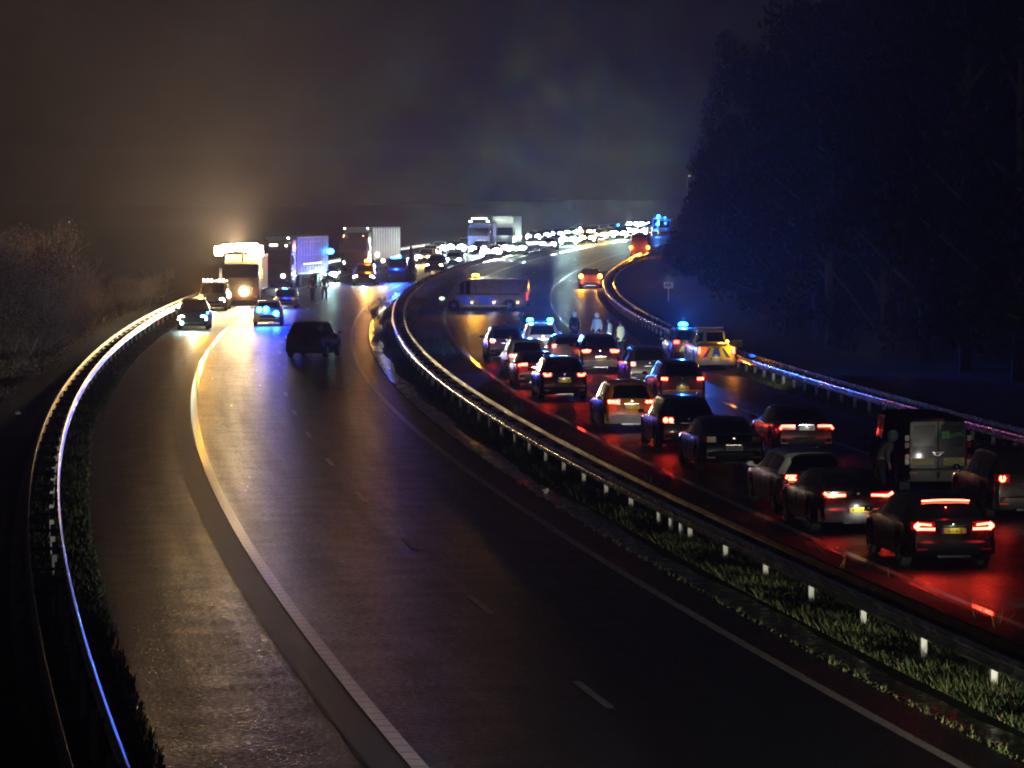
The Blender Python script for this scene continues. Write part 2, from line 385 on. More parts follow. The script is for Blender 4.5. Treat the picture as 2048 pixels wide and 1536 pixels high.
# ------------------------------------------------------------------ cars
def interp(tab, t):
    if t <= tab[0][0]: return tab[0][1]
    for (a, va), (b_, vb) in zip(tab, tab[1:]):
        if t <= b_: return va + (vb - va) * (t - a) / (b_ - a)
    return tab[-1][1]
KIND = {
 'suv': dict(L=4.45, W=1.84, H=1.64, belt=[(0, .90), (.015, 1.04), (.2, 1.06), (.62, 1.0), (.74, .99), (.93, .86), (1, .62)],
     top=[(0, .91), (.015, 1.06), (.03, 1.12), (.105, 1.50), (.16, 1.60), (.3, 1.64), (.5, 1.64), (.6, 1.56), (.735, 1.04), (.8, 1.0), (.93, .88), (1, .64)], rr=.35, rw=(.025, .115), ws=(.615, .73), sw=(.13, .60)),
 'hatch': dict(L=4.35, W=1.82, H=1.46, belt=[(0, .86), (.02, .97), (.2, .98), (.62, .93), (.75, .92), (.93, .80), (1, .56)],
     top=[(0, .87), (.02, .99), (.05, 1.06), (.15, 1.33), (.22, 1.41), (.35, 1.46), (.5, 1.46), (.6, 1.39), (.76, .97), (.82, .93), (.93, .82), (1, .58)], rr=.33, rw=(.045, .16), ws=(.62, .75), sw=(.16, .61)),
 'sedan': dict(L=4.75, W=1.84, H=1.45, belt=[(0, .88), (.02, 1.0), (.15, 1.0), (.62, .94), (.75, .92), (.93, .80), (1, .56)],
     top=[(0, .89), (.02, 1.03), (.10, 1.06), (.14, 1.08), (.27, 1.34), (.33, 1.41), (.42, 1.45), (.52, 1.45), (.6, 1.38), (.74, .96), (.8, .93), (.93, .82), (1, .58)], rr=.33, rw=(.145, .275), ws=(.615, .73), sw=(.22, .60)),
 'coupe': dict(L=4.6, W=1.88, H=1.39, belt=[(0, .84), (.02, .98), (.2, .98), (.62, .90), (.75, .88), (.93, .76), (1, .52)],
     top=[(0, .85), (.02, 1.0), (.07, 1.02), (.11, 1.05), (.27, 1.30), (.36, 1.38), (.45, 1.39), (.52, 1.37), (.6, 1.30), (.74, .92), (.8, .89), (.93, .78), (1, .54)], rr=.35, rw=(.10, .27), ws=(.61, .73), sw=(.23, .59)),
 'estate': dict(L=4.7, W=1.82, H=1.48, belt=[(0, .86), (.02, .98), (.2, .99), (.62, .94), (.75, .92), (.93, .80), (1, .56)],
     top=[(0, .87), (.02, 1.0), (.035, 1.06), (.10, 1.38), (.15, 1.46), (.35, 1.48), (.5, 1.48), (.6, 1.41), (.74, .97), (.8, .93), (.93, .82), (1, .58)], rr=.33, rw=(.032, .105), ws=(.615, .73), sw=(.12, .60)),
 'van': dict(L=5.1, W=1.92, H=1.97, belt=[(0, 1.10), (.02, 1.12), (.78, 1.10), (.9, 1.02), (.96, .92), (1, .62)],
     top=[(0, 1.84), (.004, 1.90), (.03, 1.95), (.4, 1.97), (.72, 1.95), (.78, 1.86), (.90, 1.12), (.96, .95), (1, .64)], rr=.34, rw=None, ws=(.785, .895), sw=(.60, .76)),
 'bigvan': dict(L=5.9, W=2.0, H=2.55, belt=[(0, 1.15), (.02, 1.2), (.78, 1.15), (.9, 1.08), (.96, .95), (1, .66)],
     top=[(0, 2.42), (.004, 2.48), (.03, 2.53), (.4, 2.55), (.70, 2.53), (.78, 2.3), (.90, 1.2), (.96, 1.0), (1, .68)], rr=.35, rw=None, ws=(.79, .895), sw=(.64, .76)),
}
class Car:
    def __init__(s, kind, L=None, W_=None, H=None):
        k = KIND[kind]; s.k = k; s.kind = kind; s.L = L or k['L']; s.W = W_ or k['W']; s.H = H or k['H']; s.zs = s.H / k['H']
        s.ya = (.20 if kind not in ('van', 'bigvan') else .2, .80 if kind not in ('van', 'bigvan') else .83)
    def wf(s, t):
        van = 'van' in s.kind
        return s.W / 2 * interp([(0, .93 if van else .84), (.015, .97 if van else .91), (.05, .985 if van else .965), (.12, 1), (.86, 1), (.95, .93), (.985, .84), (1, .72)], t)
    def belt(s, t): return interp(s.k['belt'], t) * s.zs
    def top(s, t): return interp(s.k['top'], t) * s.zs
    def wr(s, t):
        g = s.top(t) - s.belt(t); full = .30; base_ = s.wf(t) * .93; van = 'van' in s.kind
        return base_ - (.20 if not van else .09) * s.W * .5 * min(1, max(0, g / full)) - (0 if van else .02)
    def ring(s, t):
        w = s.wf(t); zb = s.belt(t); zt_ = s.top(t); wr = s.wr(t); y = (t - .5) * s.L
        z0 = interp([(0, .34), (.03, .27), (.1, .22), (.9, .2), (1, .26)], t); Rw = s.k['rr'] + .06
        arch = 0
        for a in s.ya:
            d = (t - a) * s.L
            if abs(d) < Rw: z0 = max(z0, s.k['rr'] + math.sqrt(Rw * Rw - d * d)); arch = 1
        zm = max(.62 * zb, z0 + .05); z1 = min(z0 + .12, zm - .01)
        zt2 = max(zt_, zb + .012)
        tk = min(.05, (zt2 - zb) * .3)
        return y, [(0, z0 + .02), (w * .72, z0), (w * .95, z0), (w * (1.0 if not arch else 1.0), z1), (w * 1.005, zm), (w * .985, zb - .05), (w * .955, zb), (wr, zt2 - tk), (wr - .07, zt2 - tk * .3), (wr * .5, zt2 + .004), (0, zt2 + .008)]
    def body_mesh(s):
        ts = set([i / 36 for i in range(37)] + [a for a, _ in s.k['top']] + [.015, .05, .985])
        for a in s.ya:
            Rw = s.k['rr'] + .06
            for q in (-1.001, -1, -.97, -.9, -.75, -.5, -.25, 0, .25, .5, .75, .9, .97, 1, 1.001): ts.add(a + q * Rw / s.L)
        ts = sorted(ts); b = MB(); vs = []; n = None
        for t in ts:
            y, r = s.ring(t); row = [(x, y, z) for x, z in r] + [(-x, y, z) for x, z in r[-2:0:-1]]; n = len(row); vs += row
        fs = [(i * n + j, i * n + (j + 1) % n, (i + 1) * n + (j + 1) % n, (i + 1) * n + j) for i in range(len(ts) - 1) for j in range(n)]
        fs += [tuple(range(n)), tuple(range((len(ts) - 1) * n + n - 1, (len(ts) - 1) * n - 1, -1))]
        return b.add(vs, fs)
    def across(s, t0, t1, k=.88, n=6, m=8, off=.010):     # glass lying over the rear or front screen
        b = MB(); vs = []
        for i in range(n + 1):
            t = t0 + (t1 - t0) * i / n; dz = (s.top(t + .004) - s.top(t - .004)) / (.008 * s.L); nl = math.hypot(dz, 1)
            y = (t - .5) * s.L; wr = s.wr(t)
            for j in range(m + 1):
                u = -1 + 2 * j / m; x = u * wr * k; z = max(s.top(t), s.belt(t) + .012) + .006 - (.03 * abs(u) ** 4 if abs(u) > .5 else 0)
                vs.append((x, y - dz / nl * off, z + off / nl))
        b.add(vs, [(i * (m + 1) + j, i * (m + 1) + j + 1, (i + 1) * (m + 1) + j + 1, (i + 1) * (m + 1) + j) for i in range(n) for j in range(m)])
        return b
    def side(s, t0, t1, sgn, cut=(), n=10):
        b = MB(); vs = []
        for i in range(n + 1):
            t = t0 + (t1 - t0) * i / n; _, r = s.ring(t); p, q = r[6], r[7]; y = (t - .5) * s.L
            e0, e1 = .10, .90
            k = 1 - min(1, max(0, (s.top(t) - s.belt(t)) / (.25 * s.zs)))
            for e in (e0 + .3 * k, e1):
                vs.append((sgn * (p[0] + (q[0] - p[0]) * e + .008), y, p[1] + (q[1] - p[1]) * e))
        b.add(vs, [(2 * i, 2 * i + 1, 2 * i + 3, 2 * i + 2) for i in range(n)])
        return b

def wheel(parent, x, y, r, sgn, w=.21, rim=True, name='wheel'):
    b = MB(); pr = [(r * .66, -w / 2), (r * .93, -w / 2), (r, -w * .3), (r, w * .3), (r * .93, w / 2), (r * .66, w / 2)]
    b.lathe(pr, (0, 0, 0), 'X', 22); o = b.build(name, M_TYRE, parent, smooth=40); o.location = (x, y, r)
    if rim:
        q = MB(); q.lathe([(r * .68, .0), (r * .68, .012), (r * .6, .012), (r * .58, 0)], (sgn * w / 2 * .96, 0, 0), 'X', 22)
        for k in range(5):
            a = k * 2 * math.pi / 5; q.box((sgn * (w / 2 + .004), math.cos(a) * r * .33, math.sin(a) * r * .33), (.02, r * .62, r * .16), rot=(a, 0, 0))
        q.lathe([(r * .14, -.012), (r * .14, .02)], (sgn * w / 2, 0, 0), 'X', 10)
        q.build('rim', M_RIM, o)
    return o

RED_E = (1, .038, .018)
def strokes(b, segs, y, th=.03, K=1.0):
    for sg in segs:
        t = (sg[0] if isinstance(sg[0], (int, float)) else th) * K; pts = sg[1:] if isinstance(sg[0], (int, float)) else sg
        for (x0, z0), (x1, z1) in zip(pts, pts[1:]):
            L = math.hypot(x1 - x0, z1 - z0) + t * .5; a = math.atan2(z1 - z0, x1 - x0)
            b.box(((x0 + x1) / 2, y((x0 + x1) / 2), (z0 + z1) / 2), (L, .02, t), rot=(0, -a, 0))
def ringst(cx, cz, r, t=.03, n=8, a0=0, a1=360): return [t] + [(cx + r * math.cos(R(a0 + (a1 - a0) * i / n)), cz + r * math.sin(R(a0 + (a1 - a0) * i / n))) for i in range(n + 1)]
# lit shapes of the right hand lamp (x outwards from the middle of the car, z up); z relative to lamp height, x relative to half width
TAILS = {
 'fork': ([(.045, (.80, .045), (.86, 0), (.80, -.05)), (.022, (.80, .052), (.52, .022)), (.028, (.80, -.055), (.44, -.062))], (.42, .92, -.09, .09)),
 'tick': ([(.035, (.84, .05), (.74, -.01), (.62, -.015)), (.03, (.62, -.005), (.34, .0))], (.30, .9, -.06, .08)),
 'ee': ([(.026, (.58, .045), (.82, .045), (.84, -.045), (.58, -.045)), (.02, (.62, 0), (.74, 0))], (.5, .92, -.08, .08)),
 'hook': ([(.035, (.40, .03), (.80, .03), (.86, -.05))], (.36, .93, -.08, .07)),
 'rings': ([ringst(.78, 0, .055, .03), ringst(.60, 0, .035, .04)], (.5, .92, -.1, .1)),
 'dots': ([(.06, (.55, -.02), (.56, .02)), (.06, (.68, -.02), (.69, .03)), (.06, (.81, -.02), (.82, .04))], (.42, .93, -.1, .1)),
 'block': ([(.06, (.64, .0), (.84, .01))], (.56, .93, -.08, .08)),
 'spot': ([ringst(.78, 0, .03, .05)], (.62, .93, -.1, .08)),
 'bow': ([(.04, (.58, .03), (.70, -.02), (.86, .045)), (.03, (.60, -.02), (.82, -.02))], (.5, .93, -.08, .09)),
 'leaf': ([(.03, (.50, .03), (.66, .05), (.88, .02), (.80, -.045), (.56, -.035), (.50, .03)), (.02, (.6, 0), (.78, 0))], (.46, .93, -.08, .08)),
 'bar': ([(.045, (.50, .03), (.86, -.01)), (.05, (.8, -.02), (.86, -.02))], (.46, .93, -.08, .08)),
 'pair': ([(.05, (.72, 0), (.86, 0)), (.04, (.40, .012), (.62, .0))], (.36, .93, -.07, .07)),
 'cup': ([ringst(.76, .0, .06, .03, 8, 130, 410)], (.56, .93, -.1, .1)),
 'tall': ([(.08, (.84, -.11), (.84, .12))], (.74, .93, -.16, .16)),
}
CARN = [0]
def car(kind, loc, rz, label, colname, col, tail='block', lit=1.0, tz=.92, plate=None, pz=.78, plate_w=False, brake=False, bump=None, rails=False,
        L=None, Wd=None, H=None, head=0, headcol=(1, .93, .82), hcore=20, front=False, name='car', cat='car', group='cars stopped on the motorway', low=False,
        beam=0, rim=True, tailE=72, tailL=2.6, dark=False, bigl=1.0, platel=2.2, beamdeg=80, beamx=0):
    c = Car(kind, L, Wd, H); root = empty(name, loc, rz, label=label, cat=cat, group=group)
    if front: root['oncoming'] = 1
    pm = paint(colname, col); c.body_mesh().build('body', pm, root, smooth=38)
    hw = c.W / 2; yr = -c.L / 2; yf = c.L / 2; van = 'van' in kind
    def yb(x): return yr - .014 + max(0, abs(x) - .84 * hw) * 1.1
    if c.k['rw']: c.across(*c.k['rw']).build('rear_window', M_GLASS, root, smooth=30)
    c.across(*c.k['ws'], k=.9).build('windshield', M_GLASS, root, smooth=30)
    a0, a1 = c.k['sw']; mid = a0 + (a1 - a0) * (.50 if not van else .5)
    for sg in (-1, 1):
        c.side(a0, mid - .008, sg).build('side_window', M_GLASS, root, smooth=30)
        c.side(mid + .008, a1, sg).build('side_window', M_GLASS, root, smooth=30)
        for a in c.ya: wheel(root, sg * (hw - .115), (a - .5) * c.L, c.k['rr'], sg, rim=rim)
        m = MB(); tm = c.k['ws'][1] - .035; m.ball((sg * (hw + .10), (tm - .5) * c.L, c.belt(tm) + .09), (.10, .06, .07), 8); m.box((sg * (hw + .0), (tm - .5) * c.L, c.belt(tm) + .04), (.14, .05, .03))
        m.build('wing_mirror', pm, root, smooth=40)
    ax = MB(); ax.box((0, 0, .30), (c.W * .7, c.L * .86, .12)); ax.build('underbody', M_AXLE, root)
    # rear bumper: wraps the tail
    bz0, bz1 = .30, .60; b = MB(); vs = []; n = 10
    for i in range(n + 1):
        u = -1 + 2 * i / n; x = u * hw * .97; y = yr - .055 + max(0, abs(u) - .72) ** 1.6 * 1.5
        vs += [(x, y + .05, bz0 - .02), (x, y, bz0 + .06), (x, y - .01, bz1 - .05), (x, y + .06, bz1)]
    b.add(vs, [(4 * i + j, 4 * i + j + 1, 4 * (i + 1) + j + 1, 4 * (i + 1) + j) for i in range(n) for j in range(3)])
    b.build('rear_bumper', bump or M_BLACK, root, smooth=50, fix=False)
    if not low:
        for sg in (-1, 1):
            rb = MB(); rb.box((sg * hw * .72, yr - .062, .42), (.22, .012, .035)); rb.build('reflector', mat('reflector_red', (.55, .02, .02), .2), root)
        ex = MB(); ex.box((0, yr - .03, .27), (.7, .05, .05)); ex.build('exhaust_trim', M_CHROME if not dark else M_BLACK, root, bev=.01)
        bl = MB(); bl.box((0, yb(0) - .004, tz + .03), (.055, .010, .045)); bl.box((0, yb(0) - .004, pz + .10), (.46, .02, .018)); bl.build('badge', M_CHROME, root, bev=.004)
    sh, hb = TAILS[tail]
    for sg in (-1, 1):
        b = MB(); x0, x1, z0, z1 = hb[0] * hw, hb[1] * hw * 1.02, tz + hb[2], tz + hb[3]
        xs = [x0, (x0 + x1) / 2, .84 * hw, x1]; vs = []
        for x in xs: vs += [(sg * x, yb(x) - .006, z0), (sg * x, yb(x) - .006, z1), (sg * x, yb(x) + .06, z0), (sg * x, yb(x) + .06, z1)]
        b.add(vs, [q for i in range(3) for q in ((4 * i, 4 * i + 4, 4 * i + 5, 4 * i + 1), (4 * i + 1, 4 * i + 5, 4 * i + 7, 4 * i + 3), (4 * i, 4 * i + 2, 4 * i + 6, 4 * i + 4))] + [(0, 1, 3, 2), (12, 14, 15, 13)])
        t = b.build('tail_light', M_LENS, root)
        if lit and not front:
            q = MB(); sc = []
            for s_ in sh:
                if isinstance(s_[0], (int, float)): sc.append([s_[0]] + [(sg * x * hw, tz + z) for x, z in s_[1:]])
                else: sc.append([(sg * x * hw, tz + z) for x, z in s_])
            strokes(q, sc, lambda x: yb(x) - .018, K=1.6)
            q.build('lit_strip', emis('tail_glow_%d' % int(tailE * lit), RED_E, tailE * lit), t)
    if lit and not front:
        for sg in (-1, 1): lamp(root, (sg * hw * .72, yr - .13, tz), 'POINT', tailL * lit, (1, .03, .02), .02, name='red_glow')
    if brake:
        q = MB(); t_ = c.k['rw'][1] + .005; zz = c.top(t_) + .03; yy = (t_ - .5) * c.L - .05; 
        strokes(q, [[.028, (-.50, zz - .012), (-.25, zz), (0, zz + .006), (.25, zz), (.50, zz - .012)]], lambda x: yy, .03)
        q.build('brake_light', emis('tail_glow_%d' % int(tailE), RED_E, tailE), root)
        lamp(root, (0, yy - .12, zz + .02), 'SPOT', 22, (1, .03, .02), .01, 160, (0, -1, -.2), 'brake_light_glow')
    if plate:
        b = MB(); b.box((0, yr - .030 if pz > .62 else yr - .07, pz), (.52, .012, .115)); pl = b.build('licence_plate', M_PLATEW if plate_w else M_PLATE, root, bev=.003)
        yy = (yr - .030 if pz > .62 else yr - .07) - .008
        text_mesh(plate, .105, M_PTEXT, pl, (.02, yy, pz - .002), (math.pi / 2, 0, 0), 'plate_lettering', .001, .82, .002)
        e = MB(); e.box((-.238, yy, pz), (.04, .004, .11)); e.build('plate_band', M_EU, pl)
        if lit and not front: lamp(root, (0, yy - .16, pz + .12), 'SPOT', platel, (1, .97, .85), .01, 130, (0, 1, -.55), 'plate_lamp')
    if rails:
        for sg in (-1, 1):
            b = MB(); pts = [(sg * (c.wr(t) - .05), (t - .5) * c.L, c.top(t) + (.05 if i in (1, 2, 3) else .0)) for i, t in enumerate((.17, .2, .35, .5, .56))]; b.tube(pts, .016, 6); b.build('roof_rail', M_CHROME, root, smooth=40)
    if front:
        b = MB(); b.box((0, yf + .004, .56), (hw * 1.05, .04, .16)); b.box((0, yf + .004, .34), (hw * 1.2, .04, .1)); b.build('grille', M_BLACK, root, bev=.01)
    if not low or front:
        for sg in (-1, 1):
            x = sg * hw * .68; b = MB(); b.lathe([(.10 * bigl, -.10), (.12 * bigl, -.02), (.11 * bigl, .015)], (x, yf - .09, .68), 'Y', 12, sx=1.25)
            h = b.build('headlight', emis('head_%s_%d' % ('%d' % (headcol[0] * 1000), int(hcore)), headcol, hcore) if (front and head) else M_CHROME, root, smooth=40)
    if head:
        lamp(root, (0, yf + .12, .68), 'SPOT', head, headcol, .12, 64, (0, 1, -.10), 'headlight_beam', 1.0)
    if beam: lamp(root, (0, yf + .12, .66), 'SPOT', beam, headcol, .02, beamdeg, (beamx, 1, -.10), 'headlight_beam', .6)
    return root, c

def jam(kind, x, y, label, **k):
    """a car of the queue, seen from behind: x, y is the ground under the middle of its rear bumper"""
    p = at(x, y); a = math.atan(slope(p.y + 2)) + k.pop('turn', 0); L = k.get('L') or KIND[kind]['L']
    f = Vector((math.sin(a), math.cos(a), 0)); o = p + f * (L / 2 + .05)
    return car(kind, (o.x, o.y, zt(p.y) + .012), -a, label, beam=k.pop('beam', 420), **k)
def oncoming(kind, x, y, label, **k):
    p = k.pop('pos', None) or at(x, y); a = math.atan(slope(p.y)) + k.pop('turn', 0); L = k.get('L') or KIND[kind]['L']
    f = Vector((math.sin(a), math.cos(a), 0)); o = p + f * (L / 2 + .05)
    return car(kind, (o.x, o.y, zt(p.y) + .012), math.pi - a, label, front=True, lit=0, **k)

BLK = (.010, .010, .012)
jam('hatch', 1908, 1140, 'black hatchback with a wide red brake bar over its rear window, nearest in queue', colname='black', col=(.012, .010, .011), tail='fork', plate='G-116-SJ', pz=.80, tz=.90, brake=True, Wd=1.9, tailE=85, tailL=6, beam=60)
jam('coupe', 1717, 1070, 'dark sports coupe with slim tick-shaped red tail lights and an over-lit silver rear bumper', colname='dark_coupe', col=(.03, .03, .034), tail='tick', plate='9-KXB-41', pz=.56, tz=.90, bump=paint('coupe_bumper_lit', (.35, .36, .38)), beam=15, platel=14)  # bumper paint lightened to carry the light falling from behind
jam('estate', 1634, 1030, 'white estate car half hidden behind the dark sports coupe, left tail light glowing', beam=12, colname='white', col=(.55, .55, .54), tail='ee', tz=.9, plate=None, bump=paint('white', (.55, .55, .54)))
jam('sedan', 1613, 915, 'dark red-black saloon with hooked red tail lights and a white number plate', colname='plum', col=(.035, .008, .014), tail='hook', plate='W-IL 642', plate_w=True, pz=.86, tz=.90)
jam('sedan', 1468, 945, 'unlit dark blue saloon in the left lane, in front of the haze of exhaust', colname='navy', col=(.008, .010, .028), tail='block', lit=0, plate='25-NZH-7', pz=.66, plate_w=True, dark=True, beam=30)
jam('suv', 1378, 905, 'black car with two red ring lamps showing on its left rear corner', colname='black', col=BLK, tail='rings', tz=.98, rails=True)
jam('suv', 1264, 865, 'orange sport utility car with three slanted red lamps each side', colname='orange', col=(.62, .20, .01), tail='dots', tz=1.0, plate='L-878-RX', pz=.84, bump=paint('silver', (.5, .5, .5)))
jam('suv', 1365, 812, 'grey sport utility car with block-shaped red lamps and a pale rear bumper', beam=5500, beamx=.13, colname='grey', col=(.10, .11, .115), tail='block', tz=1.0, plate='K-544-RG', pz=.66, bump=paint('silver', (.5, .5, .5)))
jam('suv', 1300, 776, 'dark sport utility car with one round red lamp, ahead of the grey one', beam=700, colname='dark_grey', col=(.04, .04, .045), tail='spot', tz=.98, rails=True)
jam('suv', 1129, 803, 'black sport utility car with bow-shaped red lamps and roof rails, near the median line', beam=700, colname='black', col=BLK, tail='bow', tz=1.0, plate='R-187-BX', pz=.78, rails=True)
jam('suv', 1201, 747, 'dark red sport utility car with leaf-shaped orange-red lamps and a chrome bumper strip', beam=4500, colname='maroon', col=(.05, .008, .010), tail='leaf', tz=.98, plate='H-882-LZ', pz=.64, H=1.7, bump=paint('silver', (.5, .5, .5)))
jam('hatch', 1076, 778, 'small red hatchback squeezed behind the black sport utility car, one bar-shaped tail light showing', colname='red', col=(.30, .03, .03), tail='bar', tz=.98, L=4.0)
jam('suv', 1056, 757, 'silver car with roof rails and two-piece red lamps, behind the silver-blue one', colname='silver', col=(.36, .36, .38), tail='pair', tz=.98, rails=True)
jam('suv', 1013, 724, 'silver-blue car at the head of the left lane with a curled red tail light', beam=700, colname='silver_blue', col=(.16, .18, .26), tail='cup', tz=1.0, plate=None)
jam('hatch', 1138, 736, 'silver hatchback seen between the black and the dark red sport utility cars', beam=3500, colname='silver', col=(.36, .36, .38), tail='spot', tz=1.0, L=4.1)
jam('suv', 2062, 1043, 'black sport utility car cut off by the right edge, ring-shaped tail light on', colname='black', col=BLK, tail='cup', tz=1.02, beam=120)
# the next two cars of the queue stand just outside the frame and light the tails ahead
jam('hatch', 2300, 1290, 'grey car standing behind the black hatchback with headlights on', colname='grey', col=(.10, .11, .115), tail='block', beam=420, headcol=(.93, .97, 1.0))
jam('suv', 2260, 1130, 'dark car standing behind the grey van with headlights on', colname='dark_grey', col=(.04, .04, .045), tail='block', beam=1500, beamx=.12, beamdeg=50, headcol=(1, .93, .70))

q_ = P(13.4, 24.0)  # unseen car added so its headlights brighten the median grass
car('suv', (q_.x, q_.y, q_.z), -math.atan(slope(24)) - .06, 'dark car coming out from under the bridge on the left carriageway with headlights on', 'dark_grey', (.04, .04, .045), beam=130000, headcol=(1, .96, .74), beamdeg=44, beamx=.15)
q_ = P(22.6, 40.0)  # unseen car added for its beam on the right carriageway line
car('suv', (q_.x, q_.y - 1.0, q_.z), -math.atan(slope(40)), 'dark car farthest back in the left lane of the queue with headlights on', 'dark_grey', (.04, .04, .045), beam=6500, headcol=(1, .96, .80), beamdeg=34, beamx=-.08)
q_ = P(9.6, 30.0)  # unseen car added to light the left edge line
car('hatch', (q_.x, q_.y - 1.0, q_.z), -math.atan(slope(32)) + .01, 'silver car under the bridge in the outer left lane with headlights on', 'silver', (.36, .36, .38), beam=80000, headcol=(1, .97, .86), beamdeg=18)
# ------------------------------------------------------------------ special vehicles of the queue
KIND['pickup'] = dict(L=5.2, W=1.84, H=1.80, belt=[(0, 1.06), (.01, 1.10), (.38, 1.12), (.62, 1.12), (.76, 1.08), (.94, .96), (1, .70)],
    top=[(0, 1.08), (.01, 1.12), (.37, 1.14), (.385, 1.25), (.41, 1.72), (.46, 1.79), (.6, 1.80), (.66, 1.72), (.755, 1.16), (.8, 1.12), (.94, .98), (1, .72)], rr=.39, rw=(.384, .408), ws=(.665, .75), sw=(.43, .65))
BLUE = (.03, .16, 1.0)
M_BLUE = emis('blue_flash', (.012, .26, 1.0), 75)
def blue_lamp(root, x, y, z, e=2500, r=.09, name='blue_glow', m=None, col=BLUE):
    b = MB(); b.lathe([(r, -.07), (r * 1.05, 0), (r * .9, .07), (r * .4, .10)], (x, y, z), 'Z', 12); o = b.build(name, m or M_BLUE, root, smooth=50)
    lamp(root, (x, y - .16, z + .04), 'POINT', e * .5, col, .10, name='flash_light'); lamp(root, (x, y + .16, z + .04), 'POINT', e * .5, col, .10, name='flash_light')
    fy = -1 if not root.get('oncoming') else 1; lamp(root, (x, y + fy * .2, z + .1), 'SPOT', e * 4, col, .05, 84, (0, fy, .45), name='beacon_beam'); return o

# grey panel van
r, c = jam('van', 1876, 985, 'dark grey panel van with a green clover logo and two yellow panels', colname='van_dark', col=(.012, .011, .012), tail='tall', lit=0, tz=1.0, name='van', cat='van', Wd=1.80, L=5.5, bump=paint('van_bumper', (.30, .29, .26)), turn=.035, low=True)
yr = -c.L / 2
M_VDOOR = paint('van_door_lit', (.07, .068, .064))  # rear doors lighter than the body, one van paint split into lit and shaded
for sg in (-1, 1):
    b = MB(); b.prism([(sg * .015, .62), (sg * .74, .62), (sg * .74, 1.80), (sg * .70, 1.84), (sg * .015, 1.86)], 'Y', yr - .022, yr - .004); d = b.build('rear_door', M_VDOOR, r, bev=.006)
    b = MB(); b.prism([(sg * .07, 1.22), (sg * .68, 1.20), (sg * .66, 1.74), (sg * .07, 1.78)], 'Y', yr - .030, yr - .018); b.build('door_window', mat('tinted_panel', (.03, .03, .03), .25, coat=.3), d, bev=.004)
    b = MB(); b.box((sg * .12, yr - .04, 1.04), (.10, .03, .03)); b.build('door_handle', M_CHROME, d, bev=.006)
    for z, nm, m_ in ((1.42, 'indicator_lens', mat('clear_lens', (.75, .72, .62), .2)), (1.24, 'brake_lens', mat('red_lens', (.35, .02, .02), .2)), (.92, 'fog_lens', mat('red_lens', (.35, .02, .02), .2)), (.80, 'reverse_lens', mat('clear_lens', (.75, .72, .62), .2))):
        b = MB(); b.box((sg * .825, yr - .025, z), (.11, .05, .15)); b.build(nm, m_, r, bev=.012)
    b = MB(); b.box((sg * .66, yr - .07, .50), (.22, .02, .05)); b.build('reflector', mat('reflector_red', (.55, .02, .02), .2), r, bev=.005)
    b = MB(); b.box((sg * .76, yr + .62, .17), (.26, .015, .30)); b.build('mud_flap', M_BLACK, r)
M_YEL = mat('panel_yellow', (.80, .70, .28), .5)
b = MB(); b.box((-.40, yr - .036, .80), (.58, .012, .17)); b.build('licence_plate', M_YEL, r, bev=.004)
b = MB(); b.box((.42, yr - .036, .80), (.56, .012, .20)); pl = b.build('advert_panel', M_YEL, r, bev=.004)
for i, (w_, z) in enumerate(((.30, .855), (.48, .80), (.50, .745))):
    b = MB(); k = 9
    for j in range(k): b.box((.42 - w_ / 2 + w_ * (j + .5) / k, yr - .044, z), (w_ / k * .7, .002, .022 + .008 * ((j * 7 + i) % 3)))
    b.build('panel_writing', mat('green_print', (.10, .30, .05), .5), pl)
M_GRN = mat('logo_green', (.16, .62, .16), .5)
b = MB()
for dx, dz in ((-.05, .05), (.05, .05), (-.05, -.05), (.05, -.05)): b.lathe([(.055, 0), (.055, .006)], (.20 + dx, yr - .036, 1.50 + dz), 'Y', 12)
cl = b.build('clover_logo', M_GRN, r)
b = MB(); strokes(b, [[.014, (.22, 1.42), (.45, 1.47), (.66, 1.53)], [.014, (.26, 1.49), (.42, 1.53), (.60, 1.56)], [.010, (.28, 1.455), (.34, 1.475), (.40, 1.485), (.46, 1.50)], [.012, (.48, 1.56), (.60, 1.50), (.70, 1.47)], [.012, (.52, 1.50), (.70, 1.64)]], lambda x: yr - .036)
b.build('logo_lettering', M_GRN, cl)
b = MB(); b.prism([(-.19, 1.0), (-.15, 1.07), (.0, 1.08), (.11, 1.07), (.14, 1.0), (.10, .93), (-.14, .93)], 'Y', yr - .045, yr - .02); e_ = b.build('badge_plate', M_BLACK, r, bev=.006)
b = MB(); strokes(b, [[.022, (-.13, 1.0), (-.02, 1.05), (.09, 1.0), (-.02, .95), (-.13, 1.0)]], lambda x: yr - .05); b.build('badge', M_CHROME, e_)
text_mesh('gf', .15, M_CHROME, r, (.58, yr - .034, 1.14), (math.pi / 2, 0, 0), 'model_lettering')
text_mesh('------', .07, M_CHROME, r, (.58, yr - .034, 1.03), (math.pi / 2, 0, 0), 'model_lettering')
b = MB(); b.tube([(0, yr - .02, .42), (0, yr - .16, .40), (0, yr - .18, .46)], .025, 8); b.ball((0, yr - .18, .50), .035); b.build('tow_hitch', M_CHROME, r, smooth=50)
b = MB(); b.box((0, yr - .012, 1.90), (.26, .02, .035)); b.build('brake_light', M_LENS, r)

